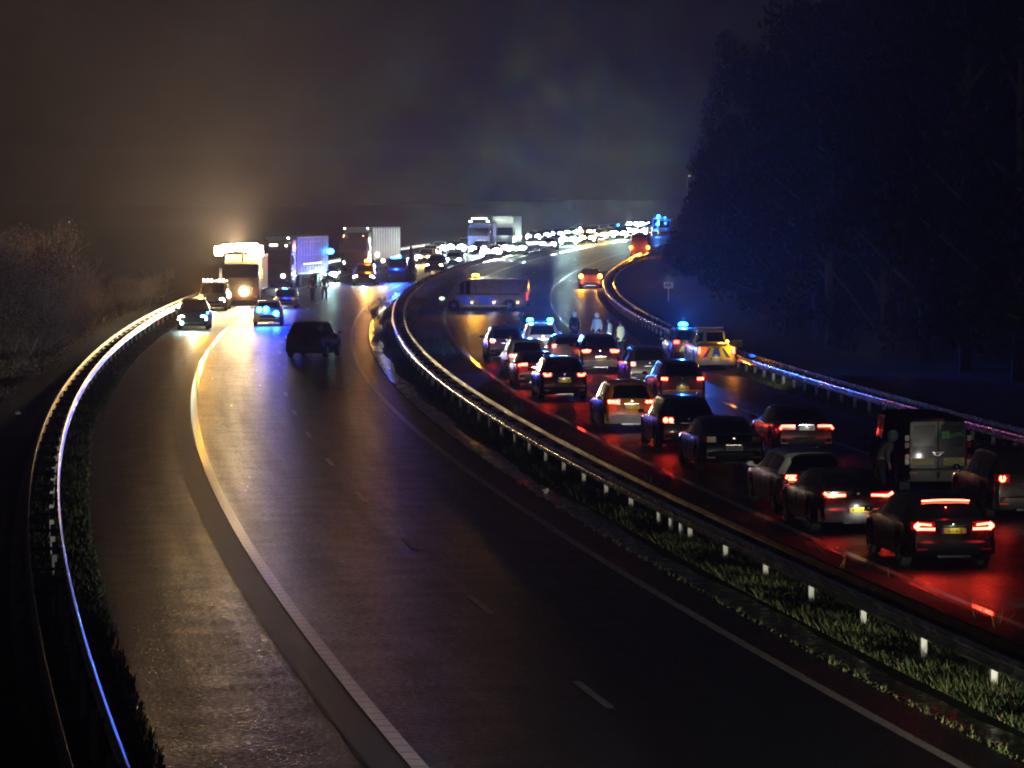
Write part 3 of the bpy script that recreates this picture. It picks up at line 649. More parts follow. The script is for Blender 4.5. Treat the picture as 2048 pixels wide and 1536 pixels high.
# yellow pickup with chevrons
r, c = jam('pickup', 1433, 743, 'yellow pickup truck with blue and yellow chevrons on its tailgate', colname='highway_yellow', col=(.85, .68, .06), tail='tall', tz=.92, Wd=1.82, lit=1, tailE=45, tailL=7, plate='V-743-XN', pz=.56, name='pickup_truck', cat='pickup truck', bump=paint('white', (.55, .55, .54)), low=True, beam=400)
yr = -c.L / 2
b = MB(); b.prism([(-.66, .62), (.66, .62), (.66, 1.10), (-.66, 1.10)], 'Y', yr - .02, yr - .002); tg = b.build('tailgate', paint('tailgate_yellow', (.88, .74, .08)), r, bev=.005)
M_CB = mat('chevron_blue', (.03, .10, .55), .4); M_CY = mat('chevron_lime', (.65, .85, .05), .4)
for i, (x0, x1, m_) in enumerate(((-.62, -.44, M_CB), (-.42, -.26, M_CY), (-.20, .20, M_CB), (.26, .42, M_CY), (.44, .62, M_CB))):
    k = .52; b = MB(); b.prism([(x0, .64), (x1, .64), (x1 * k, 1.04), (x0 * k, 1.04)], 'Y', yr - .030, yr - .018); b.build('chevron', m_, tg)
b = MB(); b.box((0, yr - .035, 1.07), (.40, .03, .04)); b.build('tailgate_handle', M_BLACK, tg, bev=.005)
for sg in (-1, 1):
    b = MB(); b.tube([(sg * .70, yr + .35, 1.10), (sg * .70, yr + 1.7, 1.14), (sg * .62, yr + 1.9, 1.78)], .03, 8); b.build('roll_bar', M_CHROME, r, smooth=50)
b = MB(); b.box((0, 0, 1.87), (1.30, .25, .06)); b.build('light_bar', paint('white', (.55, .55, .54)), r, bev=.02)
b = MB(); b.box((-.30, yr + 1.85, 1.42), (.16, .05, .52)); b.box((.05, yr + 1.85, 1.70), (.95, .05, .05)); b.box((.05, yr + 1.85, 1.18), (1.2, .05, .05)); b.build('cab_guard', M_CHROME, r, bev=.01)
lamp(r, (.75, yr - .25, 1.1), 'POINT', 70, (1, .45, .05), .1); b = MB(); b.ball((.72, yr + 1.75, 1.26), .07); b.build('indicator', emis('amber_small', (1, .45, .05), 30), r)

# blue flashing emergency car beside the pickup
r, c = jam('suv', 1381, 729, 'police car with a blue flashing beacon, just left of the yellow pickup', colname='police_blue', col=(.25, .28, .36), tail='ee', tz=1.04, name='police_car', cat='police car', tailE=45, plate=None)
blue_lamp(r, -.12, -.2, 1.80, 4200, .21)
b = MB(); b.box((-.42, -c.L / 2 - .02, .72), (.08, .01, .30), rot=(0, .6, 0)); b.build('reflective_stripe', M_CY, r)
b = MB(); b.box((.3, -c.L / 2 - .02, .66), (.30, .01, .14)); b.build('reflective_panel', mat('panel_blue', (.05, .3, .8), .4), r)
# white police van among the stopped cars
r, c = jam('suv', 1086, 715, 'white police car with two blue flashing lights, at the head of the queue', colname='white', col=(.55, .55, .54), tail='spot', lit=0, tz=1.0, name='police_car', cat='police car', H=1.62, beam=0)
blue_lamp(r, -.50, -.2, 1.75, 2600, .15); blue_lamp(r, .50, -.2, 1.75, 2600, .15)
b = MB(); b.box((0, -.2, 1.69), (1.25, .22, .06)); b.build('light_bar', M_BLACK, r, bev=.02)

# recovery van standing across the carriageway
p = at(968, 622); r, c = car('bigvan', (p.x, p.y + .9, zt(p.y) + .01), math.pi / 2 - .10, 'long van standing across the left lane with an amber beacon on its roof', 'pale_grey', (.22, .21, .19), tail='spot', lit=0, L=5.9, H=2.15, name='recovery_van', cat='van', low=True, front=False)
sd = -c.W / 2                                              # the side turned to the camera
for t0, t1 in ((.60, .76), (.36, .54)):
    L_ = c.L; b = MB(); b.prism([((t0 - .5) * L_ - .3, .36), ((t1 - .5) * L_ - .3, .36), ((t1 - .5) * L_ + .35, 1.02), ((t0 - .5) * L_ + .35, 1.02)], 'X', sd - .012, sd - .004); b.build('side_stripe', mat('stripe_blue', (.08, .16, .75), .4), r)
b = MB(); b.box((sd - .008, -.2, .34), (.012, c.L * .5, .04)); b.build('side_line', mat('chevron_lime', (.65, .85, .05), .4), r)
for t_ in (.10, .37, .62):
    b = MB(); b.ball((sd - .02, (t_ - .5) * c.L, .56), .06, 8); b.build('marker_light', emis('amber_small', (1, .40, .04), 30), r)
    lamp(r, (sd - 1.0, (t_ - .5) * c.L, .75), 'POINT', 34, (.60, .55, .85), .01)  # unseen fill lamps added to brighten the van side
b = MB()
for t_ in (.30, .575, .70): b.box((sd - .004, (t_ - .5) * c.L, 1.15), (.008, .025, 1.5))
b.box((sd - .006, -.4, 1.12), (.012, c.L * .72, .05)); b.build('door_seam', M_BLACK, r)
b = MB(); b.box((sd + .04, -c.L / 2 - .03, .98), (.10, .06, .50)); b.build('tail_light', emis('tail_dim', (1, .04, .03), 6), r)
b = MB(); b.ball((sd + .10, c.L / 2 - .22, .82), (.12, .20, .12)); b.build('headlight', emis('pale_dim', (.75, 1, .8), 3), r, smooth=60)
M_AMB = emis('amber_beacon', (1, .36, .02), 55)
blue_lamp(r, .3, .6, 2.34, 4200, .22, 'beacon', M_AMB, (1, .42, .03))

# hazard lights further on in the right carriageway
for (x, y, sp, kind, lab) in ((1181, 578, .75, 'suv', 'car with two amber hazard lights glowing, alone in the right lane beyond the queue'), (1279, 518, .9, 'bigvan', 'van with two amber hazard lights, farthest vehicle on the right carriageway')):
    r, c = jam(kind, x, y, lab, colname='plum', col=(.035, .008, .014), tail='block', lit=0, tz=1.0, beam=300, cat='car' if kind == 'suv' else 'van', name='car' if kind == 'suv' else 'van')
    for sg in (-1, 1):
        b = MB(); b.ball((sg * sp, -c.L / 2 - .05, 1.0 if kind == 'suv' else 1.2), .17, 10); b.build('hazard_light', M_AMB, r, smooth=60)
        lamp(r, (sg * sp, -c.L / 2 - .3, 1.0 if kind == 'suv' else 1.2), 'POINT', 700, (1, .38, .03), .1, name='hazard_glow')

# ------------------------------------------------------------------ vehicles facing the camera on the left carriageway
COOL = (.62, 1.0, .86); WHITE = (.88, .96, 1.0); WARM = (1, .66, .24); LHEAD = 2600
GO = 'vehicles facing the camera on the left carriageway'
# four wheel drive with amber beacon
r, c = oncoming('pickup', 385, 661, 'grey pickup with white headlights and an amber beacon on the left hard shoulder', colname='grey_green', col=(.10, .12, .11), head=2600, headcol=COOL, hcore=400, bigl=1.4, group=GO, name='pickup_truck', cat='pickup truck')
blue_lamp(r, -.35, .0, 1.88, 2200, .11, 'beacon', M_AMB, (1, .42, .03))
b = MB(); b.ball((.62, c.L / 2 + .03, .42), .09, 10); b.build('fog_light', emis('head_c_80', COOL, 80), r, smooth=60)
b = MB(); b.ball((-.86, c.L / 2 - .1, 1.0), .06, 8); b.build('blue_glow', M_BLUE, r)  # blue reflection on the pickup side, put in as a glowing ball
# van with roof lamps
r, c = oncoming('van', 424, 622, 'white van with a row of lamps along its roof, on the hard shoulder', colname='white', col=(.55, .55, .54), head=1800, headcol=(1, .9, .62), hcore=300, bigl=1.3, group=GO, name='van', cat='van', H=1.95)
for i in range(6):
    if i == 2: continue
    b = MB(); b.lathe([(.07, 0), (.085, .03), (.07, .05)], (-.66 + .26 * i, 1.2, 2.02), 'Y', 10); b.build('roof_lamp', emis('roof_lamp', (1, .95, .75), 22), r)
# unlit dark car, near
p = at(624, 717); car('suv', (p.x, p.y + 1.9, zt(p.y) + .012), -.16, 'unlit dark car stopped across the middle lane of the left carriageway', 'black', (.013, .013, .016), tail='block', lit=0, Wd=1.95, H=1.78, L=4.5, dark=True, low=True)
# police car with three blue lamps
r, c = oncoming('hatch', 536, 652, 'low car with three blue flashing lamps across its nose, facing the camera', colname='police_blue', col=(.25, .28, .36), group=GO, name='police_car', cat='police car', head=0, turn=-.02)
for x, z, y in ((.52, .95, 1.75), (.12, .98, 1.8), (-.48, .74, 2.14)):
    b = MB(); b.ball((x, y, z), .17, 12); b.build('blue_glow', emis('blue_flash_hot', (.014, .25, 1.0), 110), r, smooth=60)
    lamp(r, (x, y + .35, z + .05), 'SPOT', 2800, (.01, .04, 1), .15, 100, (-.42, 1, -.08), 'flash_light')
r, c = oncoming('van', 570, 618, 'police van with an oval blue beacon, behind the low car with blue lamps', colname='police_blue', col=(.25, .28, .36), group=GO, name='police_van', cat='police van', H=1.35, L=4.4, Wd=1.6, head=0)
b = MB(); b.ball((.05, 1.0, 1.22), (.34, .12, .13), 14); b.build('blue_glow', emis('blue_flash_hot', (.014, .25, 1.0), 110), r, smooth=60); lamp(r, (.05, 1.5, 1.25), 'SPOT', 4500, (.01, .05, 1), .2, 100, (-.5, 1, -.1))

# lorries
def truck(x, y, label, cabcol, colname, trailer=None, tl=13.5, th=4.0, turn=0, head=0, headcol=WHITE, marks=(), W_=2.5, hc=3.85, board=False, name='lorry', trim=True, tw=2.5, low=False):
    p = at(x, y); a = math.atan(slope(p.y)) + turn
    f = Vector((math.sin(a), math.cos(a), 0)); root = empty(name, (p.x, p.y, zt(p.y) + .01), math.pi - a, label=label, cat='lorry', group='lorries on the left carriageway')
    # local: +y towards the camera, front at y = 0
    pm = paint(colname, cabcol); b = MB(); w = W_ / 2
    b.prism([(0, .45), (-.02, 1.1), (-.06, 1.9), (-.22, 2.9), (-.75, hc - .12), (-1.1, hc), (-2.2, hc), (-2.2, .45)], 'X', -w, w); b.build('cab', pm, root, bev=.05)
    b = MB(); b.prism([(-.045, 1.95), (-.205, 2.85), (-.195, 2.85), (-.02, 1.95)], 'X', -w * .9, w * .9); b.build('windshield', M_GLASS, root)
    b = MB()
    for k in range(5): b.box((0, .0 - .01 * k, .95 + .17 * k), (w * 1.3, .05, .07))
    b.build('grille', M_BLACK, root); b = MB(); b.box((0, .04, .52), (W_ * .98, .16, .34)); b.build('front_bumper', pm, root, bev=.03)
    b = MB(); b.box((0, -.10, 3.0), (W_ * .9, .28, .06)); b.build('sun_visor', M_BLACK, root, bev=.01)
    for sg in (-1, 1):
        b = MB(); b.box((sg * w * .78, .11, .62), (.32, .05, .16)); b.build('headlight', emis('head_%d_60' % (headcol[0] * 1000), headcol, 60) if head else M_CHROME, root, bev=.02)
        b = MB(); b.box((sg * (w + .16), -.05, 2.25), (.20, .14, .75)); b.box((sg * (w + .05), -.15, 2.5), (.2, .04, .04)); b.box((sg * (w + .05), -.15, 2.0), (.2, .04, .04)); b.build('wing_mirror', M_BLACK if not trim else M_CHROME, root, bev=.02)
        for yy in (-1.2,): wheel(root, sg * (w - .16), yy, .50, sg, .3)
    if head: lamp(root, (0, .35, .68), 'SPOT', head, headcol, .3, 130, (0, 1, -.05), 'headlight_beam')
    for (mx_, mz, mw, mm, me) in marks:
        b = MB(); b.box((mx_, .0 if mz < 3 else -.5, mz), (mw, .08, .11)); b.build('marker_light', mm, root, bev=.02)
        if me: lamp(root, (mx_, .35, mz), 'SPOT', me, (.9, 1, .97) if mm != M_AMB else (1, .45, .05), .1, 110, (0, 1, -.05))
    if trailer:
        b = MB(); b.box((0, -2.6 - tl / 2, (th + 1.05) / 2), (tw, tl, th - 1.05)); tr_ = b.build('trailer', trailer, root, bev=.03)
        for sg in (-1, 1):
            b = MB(); n_ = int(tl / 1.15)
            for k in range(n_ + 1): b.box((sg * (tw / 2 + .012), -2.6 - tl * k / n_, (th + 1.05) / 2), (.02, .07, th - 1.15))
            b.box((sg * (tw / 2 + .014), -2.6 - tl / 2, th - .06), (.024, tl, .10)); b.box((sg * (tw / 2 + .014), -2.6 - tl / 2, 1.12), (.024, tl, .10)); b.build('side_rib', mat('trailer_rib', (.30, .30, .32), .45), tr_)
        b = MB(); b.box((0, -2.6 - tl / 2, .85), (tw * .8, tl * .96, .3)); b.build('chassis', M_AXLE, root)
        for sg in (-1, 1):
            for k in range(3): wheel(root, sg * (tw / 2 - .18), -2.6 - tl + 1.8 + 1.3 * k, .48, sg, .3, rim=False)
            wheel(root, sg * (tw / 2 - .18), -4.2, .48, sg, .3, rim=False)
    return root, p
MK = emis('marker_white', (.85, 1, .93), 30); MKA = emis('marker_amber', (1, .6, .25), 10); MKD = emis('marker_white_dim', (.9, 1, .95), 12)
SLAT = mat('cattle_slats', (.22, .17, .26), .5, bump=.9, bscale=6, noise=.5, nscale=5); WHT = mat('trailer_white', (.70, .72, .74), .5, noise=.08)
r, p = truck(482, 612, 'rescue lorry with a blazing warm bar of floodlights above its cab', (.03, .014, .008), 'rescue_brown', mat('rescue_body', (.14, .07, .04), .6), tl=6.5, th=3.5, hc=2.9, head=0)
FL = emis('floodlight', (1, .76, .36), 400)
b = MB(); b.tube([(0, -1.6, 2.8), (0, -1.6, 4.1)], .06, 8); b.box((0, -1.6, 4.15), (3.2, .10, .08)); b.build('light_mast', M_STEEL, r)
for x_, z_, s_ in ((1.62, 3.78, .36), (1.15, 3.95, .30), (.7, 4.0, .28), (.2, 4.02, .30), (-.3, 4.02, .34), (-.75, 3.92, .42), (-1.1, 3.75, .42)):
    b = MB(); b.box((x_, -1.45, z_), (s_ * 1.6, .22, s_ * 1.75)); fo = b.build('floodlight', FL, r, bev=.05)
lamp(r, (.2, .3, 4.2), 'SPOT', 120000, (1, .66, .36), .3, 104, (.30, 1, .85), 'floodlight_beam')
lamp(r, (1.6, .5, 3.6), 'SPOT', 16000, (1, .76, .42), .4, 18, (.085, 1, -.022), 'floodlight_beam', .8)
for x_ in (1.3, -.7): lamp(r, (x_, .5, 3.95), 'SPOT', 2300, (1, .64, .27), .4, 90, (.45, 1, -.05), 'floodlight_beam')
b = MB(); b.ball((-.22, .22, 1.0), .30, 14); b.build('work_light', FL, r, smooth=60); lamp(r, (-.22, .7, 1.0), 'SPOT', 1000, (1, .66, .30), .3, 120, (0, 1, -.05), 'work_light_beam')
r, p = truck(551, 577, 'dark lorry with a slatted livestock trailer washed in purple light', (.06, .025, .02), 'cab_brown', SLAT, tl=13.5, th=4.05, turn=.10, head=0, marks=((.25, 3.45, .62, MK, 30), (-.78, 3.40, .14, MK, 10), (-.95, 4.0, .16, MK, 25)))
b = MB(); b.lathe([(.14, 0), (.16, .05), (.12, .08)], (-.65, .14, 1.0), 'Y', 12); b.build('headlight', emis('marker_white', (.85, 1, .93), 30), r, smooth=60); lamp(r, (-.65, .4, 1.0), 'SPOT', 1500, COOL, .15, 120, (0, 1, -.05))
b = MB()
for k in range(12): b.ball((-1.30, -.3, 3.4 - .25 * k), .05 + .02 * (k % 3), 6)
b.build('chrome_stack', M_CHROME, r)
for zz, n_ in ((3.65, 7), (2.55, 7), (1.85, 8)):
    b = MB()
    for k in range(n_): b.box((-1.262, -5.5 - 1.05 * k, zz), (.02, .22, .10))
    b.build('trailer_lamps', MKD if zz < 2 else mat('vent_pale', (.75, .6, .7), .4), r)
b = MB(); b.ball((-1.55, -15.5, 2.75), (.3, .3, .22), 12); b.build('blue_glow', emis('blue_flash_hot', (.014, .25, 1.0), 110), r, smooth=60)
lamp(r, (-3.6, -12.0, 2.7), 'POINT', 110, (.04, .10, 1), .05, name='flash_light'); lamp(r, (-3.6, -9, 1.4), 'POINT', 40, (1, .25, .22), .3, name='red_glow')  # red lamp added beside the trailer to tint it; no tail light there
r, p = truck(708, 543, 'dark purple lorry with small marker lamps and a white trailer', (.035, .02, .03), 'cab_purple', WHT, tl=13.5, th=4.05, turn=.09, hc=3.6, marks=((.98, 4.0, .12, MK, 20), (-1.22, 4.0, .12, MK, 20), (1.05, 3.35, .10, MKA, 0), (1.10, 3.2, .08, MKA, 0), (-.78, 3.3, .08, MKA, 0)))
lamp(r, (-4.5, -6, 1.2), 'POINT', 60, (.9, .95, 1), .4, name='trailer_fill_light'); b = MB(); b.ball((-1.35, -4.4, 1.5), (.1, .8, .18), 10); b.build('side_reflection', emis('pale_warm', (1, .95, .7), 14), r)  # unseen lamp added to whiten the trailer; glowing ball imitates a reflection on it
for (xx, zz) in ((-1.5, 1.3), (-1.5, 1.55), (-1.5, 3.0), (.9, .75), (.95, .9)): b = MB(); b.ball((xx, .1, zz), .09, 8); b.build('glowing_glint', MKD, r)  # glints on mirror and headlights modelled as glowing balls
r, p = truck(957, 507, 'distant blue lorry with a bright white light bar across its top', (.05, .06, .28), 'cab_blue', mat('trailer_blue', (.20, .22, .60), .5), tl=12, th=3.4, hc=3.3, marks=((.0, 3.95, 1.7, MK, 250), (1.0, 3.6, .30, MK, 20), (-1.0, 3.6, .30, MK, 20)), turn=.03)
b = MB()
for sg in (-1, 1): b.box((sg * .85, -.7, 3.6), (.05, .05, .75))
b.build('light_bar_frame', M_STEEL, r)
r, p = truck(1004, 505, 'distant lorry with a tall pale square box above a dark cab', (.05, .05, .06), 'cab_dark', None, hc=2.2, head=0, name='box_lorry')
b = MB(); b.box((0, -4.6, 2.72), (2.55, 8, 2.75)); b.build('cargo_box', WHT, r, bev=.03)
b = MB(); b.box((0, -.56, 1.55), (1.4, .06, .20)); b.build('panel_light', emis('panel_pale', (.75, 1, .9), 9), r); lamp(r, (0, 2.2, 2.2), 'SPOT', 500, (.75, 1, .93), .5, 150, (0, -1, .15), name='box_front_light')  # spot lamp ahead of the lorry, aimed back at the cargo box

r, c = oncoming('suv', 727, 572, 'red recovery truck with a big amber beacon before the purple lorry', colname='recovery_red', col=(.16, .03, .02), H=1.8, Wd=1.9, head=1600, headcol=(.85, 1, .86), hcore=300, bigl=1.3, group=GO, name='recovery_truck', cat='recovery truck')
blue_lamp(r, -.2, .3, 2.0, 3200, .25, 'beacon', M_AMB, (1, .36, .03))
b = MB(); b.ball((-1.35, -1.0, 2.0), .16, 10); b.build('work_light', emis('roof_lamp', (1, .95, .75), 22), r, smooth=60); lamp(r, (-1.35, -.6, 2.0), 'SPOT', 900, (1, .85, .6), .1, 150, (0, 1, 0))
r, c = oncoming('van', 793, 565, 'dark blue police van with a slanted blue light bar beside the median bush', colname='police_navy', col=(.02, .03, .10), H=2.1, Wd=1.75, group=GO, name='police_van', cat='police van')
b = MB(); b.box((.15, 1.2, 2.08), (.80, .25, .20), rot=(0, .22, 0)); b.build('blue_glow', emis('blue_flash_hot', (.014, .25, 1.0), 110), r, bev=.03)
lamp(r, (.15, 1.9, 2.1), 'SPOT', 7000, (.02, .08, 1), .2, 165, (0, 1, -.1)); b = MB(); b.ball((.66, 2.0, .95), .12, 10); b.build('headlight', emis('head_c_60', COOL, 60), r, smooth=60); lamp(r, (.66, 2.3, .95), 'SPOT', 700, COOL, .1, 120, (0, 1, -.1))
# lone bright lamp beyond the walkers, dark car and white car further up
oncoming('hatch', 655, 566, 'car with one dazzling headlight behind the two people walking on the left carriageway', colname='dark_grey', col=(.04, .04, .045), head=3500, headcol=COOL, hcore=900, bigl=1.8, group=GO, Wd=1.4)
oncoming('suv', 868, 546, 'dark car facing the camera beyond the median bush with two small warm headlights', colname='navy', col=(.02, .02, .05), head=300, headcol=WARM, hcore=120, group=GO)
oncoming('hatch', 905, 534, 'pale car facing the camera just above the median guardrail with one white headlight', colname='silver', col=(.36, .36, .38), head=700, headcol=COOL, hcore=300, bigl=1.3, group=GO)
FAR = [(981, 505, 19000, WHITE, 300), (849, 516, 2200, WARM, 40), (875, 497, 2400, WHITE, 50), (911, 496, 6000, COOL, 80), (940, 494, 2600, WARM, 45), (999, 496, 3000, WARM, 50), (1033, 498, 3600, COOL, 60),
       (1066, 474, 2600, WHITE, 40), (1010, 474, 1800, WHITE, 30), (1096, 489, 900, WHITE, 20), (1137, 481, 15000, COOL, 240), (1174, 477, 4200, WARM, 60), (1112, 468, 2600, WHITE, 40), (1197, 471, 4200, WARM, 60),
       (1143, 466, 3000, COOL, 40), (1170, 464, 1500, WARM, 30), (1239, 469, 7000, COOL, 90), (1205, 459, 900, WHITE, 20), (1279, 463, 6500, WARM, 80), (1265, 449, 5500, COOL, 80), (1290, 449, 6000, COOL, 90), (1222, 458, 1200, WHITE, 25), (1020, 477, 900, WARM, 30), (1084, 470, 1200, COOL, 30), (1152, 459, 1500, WHITE, 30), (1186, 463, 1500, COOL, 30), (1215, 467, 2000, WARM, 40), (1248, 460, 2500, COOL, 40), (1299, 458, 2500, WHITE, 40), (857, 505, 1500, WARM, 30), (925, 489, 2200, WHITE, 40), (957, 498, 2000, COOL, 40)]
WHERE = ['largest and brightest white pair, below the blue lorry', 'warm pair low beside the median bush', 'white pair left in the far jam', 'very bright greenish pair above the pale car', 'single-looking warm pair left of the blue lorry', 'warm pair right below the blue lorry', 'cyan-white pair right of the box lorry',
  'small white pair above and right of the cyan pair', 'small pair under the tall pale box', 'dim pair left of the dazzling pair', 'dazzling greenish-white pair in the middle of the far jam', 'white and warm pair right of the dazzling one', 'faint pair over the dim one', 'warm yellow pair in the far jam',
  'flat white pair above the dazzling one', 'tiny warm pair in the upper row', 'greenish pair left of the two yellow ones', 'faintest pair in the upper row', 'two yellow lamps in the lower far row', 'white pair in the upper row near the blue lights', 'white pair next to the farthest blue lights', 'faint bluish pair in the upper row', 'small warm pair left under the tall pale box', 'small greenish pair left of the dazzling ones', 'white pair at the left end of the upper row', 'greenish pair second from the left of the upper row', 'warm pair between the warm yellow and greenish ones', 'greenish pair under the upper row, left of the yellow lamps', 'white pair just below the farthest blue lights', 'warm pair beside the top of the median bush', 'white pair under the left edge of the blue lorry', 'greenish pair at the foot of the blue lorry']
fc = [('black', BLK), ('silver', (.36, .36, .38)), ('white', (.55, .55, .54)), ('dark_grey', (.04, .04, .045))]
for i, ((x, y, e, col, hc), wh) in enumerate(zip(FAR, WHERE)):
    p = at(x, y, .68); cn, cc = fc[i % 4]; kd = ('hatch', 'suv', 'sedan')[i % 3]
    oncoming(kd, 0, 0, 'distant car, ' + wh, pos=p, colname=cn, col=cc, head=e * .38, headcol=col, hcore=hc * 8, bigl=1.9 + min(1.5, e / 5000), group='cars in the far jam facing the camera', rim=False, low=False, dark=True)  # oversized headlight lenses stand in for the glare of the lamps
for (x, y, e, lab) in ((1315, 424, 9000, 'farthest police van, its blue light highest in the jam'), (1313, 449, 6000, 'far police car with a blue light low at the right end of the jam'), (1328, 427, 1500, 'far police car with a faint blue light at the right edge of the jam'), (1234, 451, 500, 'far police car with a faint violet light inside the upper row')):
    hz_ = 3.3 if y < 440 else 1.7; p = at(x, y, hz_); kd = 'bigvan' if y < 440 else 'suv'
    r, c = oncoming(kd, 0, 0, lab, pos=p, colname='police_blue', col=(.25, .28, .36), group='far police vehicles', name='police_van' if kd == 'bigvan' else 'police_car', cat='police van' if kd == 'bigvan' else 'police car', low=True)
    b = MB(); b.ball((0, c.L / 2 - 1.4, c.H + .1), .2 if e > 2000 else .1, 10); b.build('blue_glow', M_BLUE, r, smooth=60); lamp(r, (0, c.L / 2 - .6, c.H + .2), 'POINT', e * .3, BLUE, .2)

# ------------------------------------------------------------------ people
def skin(name, pts, edges, rad, m, parent, root=0, sub=1):
    me = bpy.data.meshes.new(name); me.from_pydata(pts, edges, []); me.materials.append(m)
    o = bpy.data.objects.new(name, me); C.objects.link(o); o.parent = parent
    md = o.modifiers.new('skin', 'SKIN'); md.use_smooth_shade = True
    for i, v in enumerate(me.skin_vertices[0].data): v.radius = (rad[i], rad[i]) if not isinstance(rad[i], tuple) else rad[i]; v.use_root = i == root
    s_ = o.modifiers.new('sub', 'SUBSURF'); s_.levels = sub; s_.render_levels = sub
    return o
def person(loc, rz, label, jacket, trousers, vest=None, pose='stand', hgt=1.8, group='people standing on the road', helmet=None, hood=None):
    root = empty('person', loc, rz, label=label, cat='person', group=group); k = hgt / 1.8
    bend = {'stand': 0, 'walk': .05, 'lean': .55}[pose]; st = .22 if pose == 'walk' else .04
    def up(x, y, z):            # leans everything above the hips forward
        d = z - .95
        return (x * k, (y + math.sin(bend) * d) * k, (.95 + math.cos(bend) * d) * k) if d > 0 else (x * k, y * k, z * k)
    aw = .18 if pose == 'walk' else .06
    J = {'pel': up(0, 0, .95), 'sp': up(0, -.01, 1.18), 'ch': up(0, 0, 1.38), 'nk': up(0, 0, 1.50), 'hd0': up(0, .02, 1.58), 'hd': up(0, .03, 1.68), 'top': up(0, .02, 1.75), 'nose': up(0, .125, 1.655)}
    for s_, n_ in ((1, 'r'), (-1, 'l')):
        J['sh' + n_] = up(s_ * .18, 0, 1.43); J['el' + n_] = up(s_ * .25, -.03 + s_ * aw * .3, 1.16); J['wr' + n_] = up(s_ * .26, .09 + s_ * aw, .93); J['pm' + n_] = up(s_ * .255, .12 + s_ * aw, .86)
        for f, (dx, ln) in enumerate(((-.03, .075), (-.01, .085), (.01, .08), (.028, .065))): J['f%d%s' % (f, n_)] = up(s_ * .255 - s_ * .012, .13 + dx + s_ * aw, .80); J['g%d%s' % (f, n_)] = up(s_ * .255 - s_ * .03, .135 + dx + s_ * aw, .80 - ln * .55)
        J['th' + n_] = up(s_ * .225, .165 + s_ * aw, .84)
        J['hp' + n_] = (s_ * .09 * k, 0, .90 * k); J['kn' + n_] = (s_ * .10 * k, (s_ * st + .03) * k, .49 * k); J['an' + n_] = (s_ * .10 * k, (s_ * st * 1.2 - .03) * k, .09 * k); J['to' + n_] = (s_ * .11 * k, (s_ * st * 1.2 + .14) * k, .045 * k)
    E = [('pel', 'sp'), ('sp', 'ch'), ('ch', 'nk'), ('nk', 'hd0'), ('hd0', 'hd'), ('hd', 'top'), ('hd', 'nose')]
    for n_ in 'rl': E += [('ch', 'sh' + n_), ('sh' + n_, 'el' + n_), ('el' + n_, 'wr' + n_), ('wr' + n_, 'pm' + n_), ('pm' + n_, 'th' + n_), ('pel', 'hp' + n_), ('hp' + n_, 'kn' + n_), ('kn' + n_, 'an' + n_), ('an' + n_, 'to' + n_)] + [('pm' + n_, 'f%d%s' % (f, n_)) for f in range(4)] + [('f%d%s' % (f, n_), 'g%d%s' % (f, n_)) for f in range(4)]
    RD = {'pel': .13, 'sp': .12, 'ch': .14, 'nk': .055, 'hd0': .075, 'hd': .095, 'top': .06, 'nose': .015, 'sh': .065, 'el': .045, 'wr': .03, 'pm': .035, 'th': .010, 'hp': .095, 'kn': .06, 'an': .042, 'to': .035}
    def rad(n_, x=0): return (RD.get(n_) or RD.get(n_[:2]) or .009) * k + x
    def mk(name, keys, m, x, **kw):
        kk = [q for q in J if q in keys]; ix = {q: i for i, q in enumerate(kk)}
        return skin(name, [J[q] for q in kk], [(ix[a], ix[b_]) for a, b_ in E if a in ix and b_ in ix], [rad(q, x) for q in kk], m, root, **kw)
    mk('body', set(J), mat('skin_tone', (.35, .20, .14), .6), 0)
    mk('jacket', {'pel', 'sp', 'ch', 'nk', 'shr', 'shl', 'elr', 'ell', 'wrr', 'wrl'}, jacket, .028)
    mk('trousers', {'pel', 'hpr', 'hpl', 'knr', 'knl', 'anr', 'anl'}, trousers, .024)
    for n_ in 'rl': mk('shoe', {'an' + n_, 'to' + n_}, M_BLACK, .018)
    hd = Vector(J['hd']); b = MB()
    if helmet: b.ball(hd + Vector((0, -.005, .03)), (.135, .15, .13), 12); b.build('helmet', helmet, root, smooth=60)
    elif hood: b.ball(hd + Vector((0, -.02, .01)), (.135, .15, .15), 12); b.build('hood', hood, root, smooth=60)
    else: b.ball(hd + Vector((0, -.03, .03)), (.105, .115, .10), 12); b.build('hair', mat('hair', (.02, .014, .01), .8), root, smooth=60)
    if vest:
        b = MB(); vs = []; prof = ((.80, .185, .15), (1.0, .185, .155), (1.2, .20, .165), (1.38, .225, .17), (1.50, .16, .11))
        for z, a_, c_ in prof:
            for q in range(14): t_ = 2 * math.pi * q / 14; vs.append(up(a_ * math.cos(t_), c_ * math.sin(t_), z))
        b.add(vs, [(i * 14 + j, i * 14 + (j + 1) % 14, (i + 1) * 14 + (j + 1) % 14, (i + 1) * 14 + j) for i in range(4) for j in range(14)]); v_ = b.build('safety_vest', vest, root, smooth=60)
        for z in (.98, 1.16):
            b = MB(); vs = []
            for zz in (z - .03, z + .03):
                for q in range(14): t_ = 2 * math.pi * q / 14; vs.append(up(.205 * math.cos(t_) * (1 + (z - 1) * .3), .172 * math.sin(t_), zz))
            b.add(vs, [(j, (j + 1) % 14, 14 + (j + 1) % 14, 14 + j) for j in range(14)]); b.build('reflective_band', mat('reflective_band', (.85, .9, .85), .4), v_)
    return root
DARK = mat('dark_cloth', (.02, .02, .03), .9); VEST = mat('vest_teal', (.75, 1, .75), .5); VESTY = mat('vest_lime', (.80, 1, .45), .5); JB = mat('blue_grey_cloth', (.08, .11, .16), .85); GREYC = mat('grey_cloth', (.10, .10, .10), .9)
def pp_(x, y): p = at(x, y); return (p.x, p.y, p.z + .012)
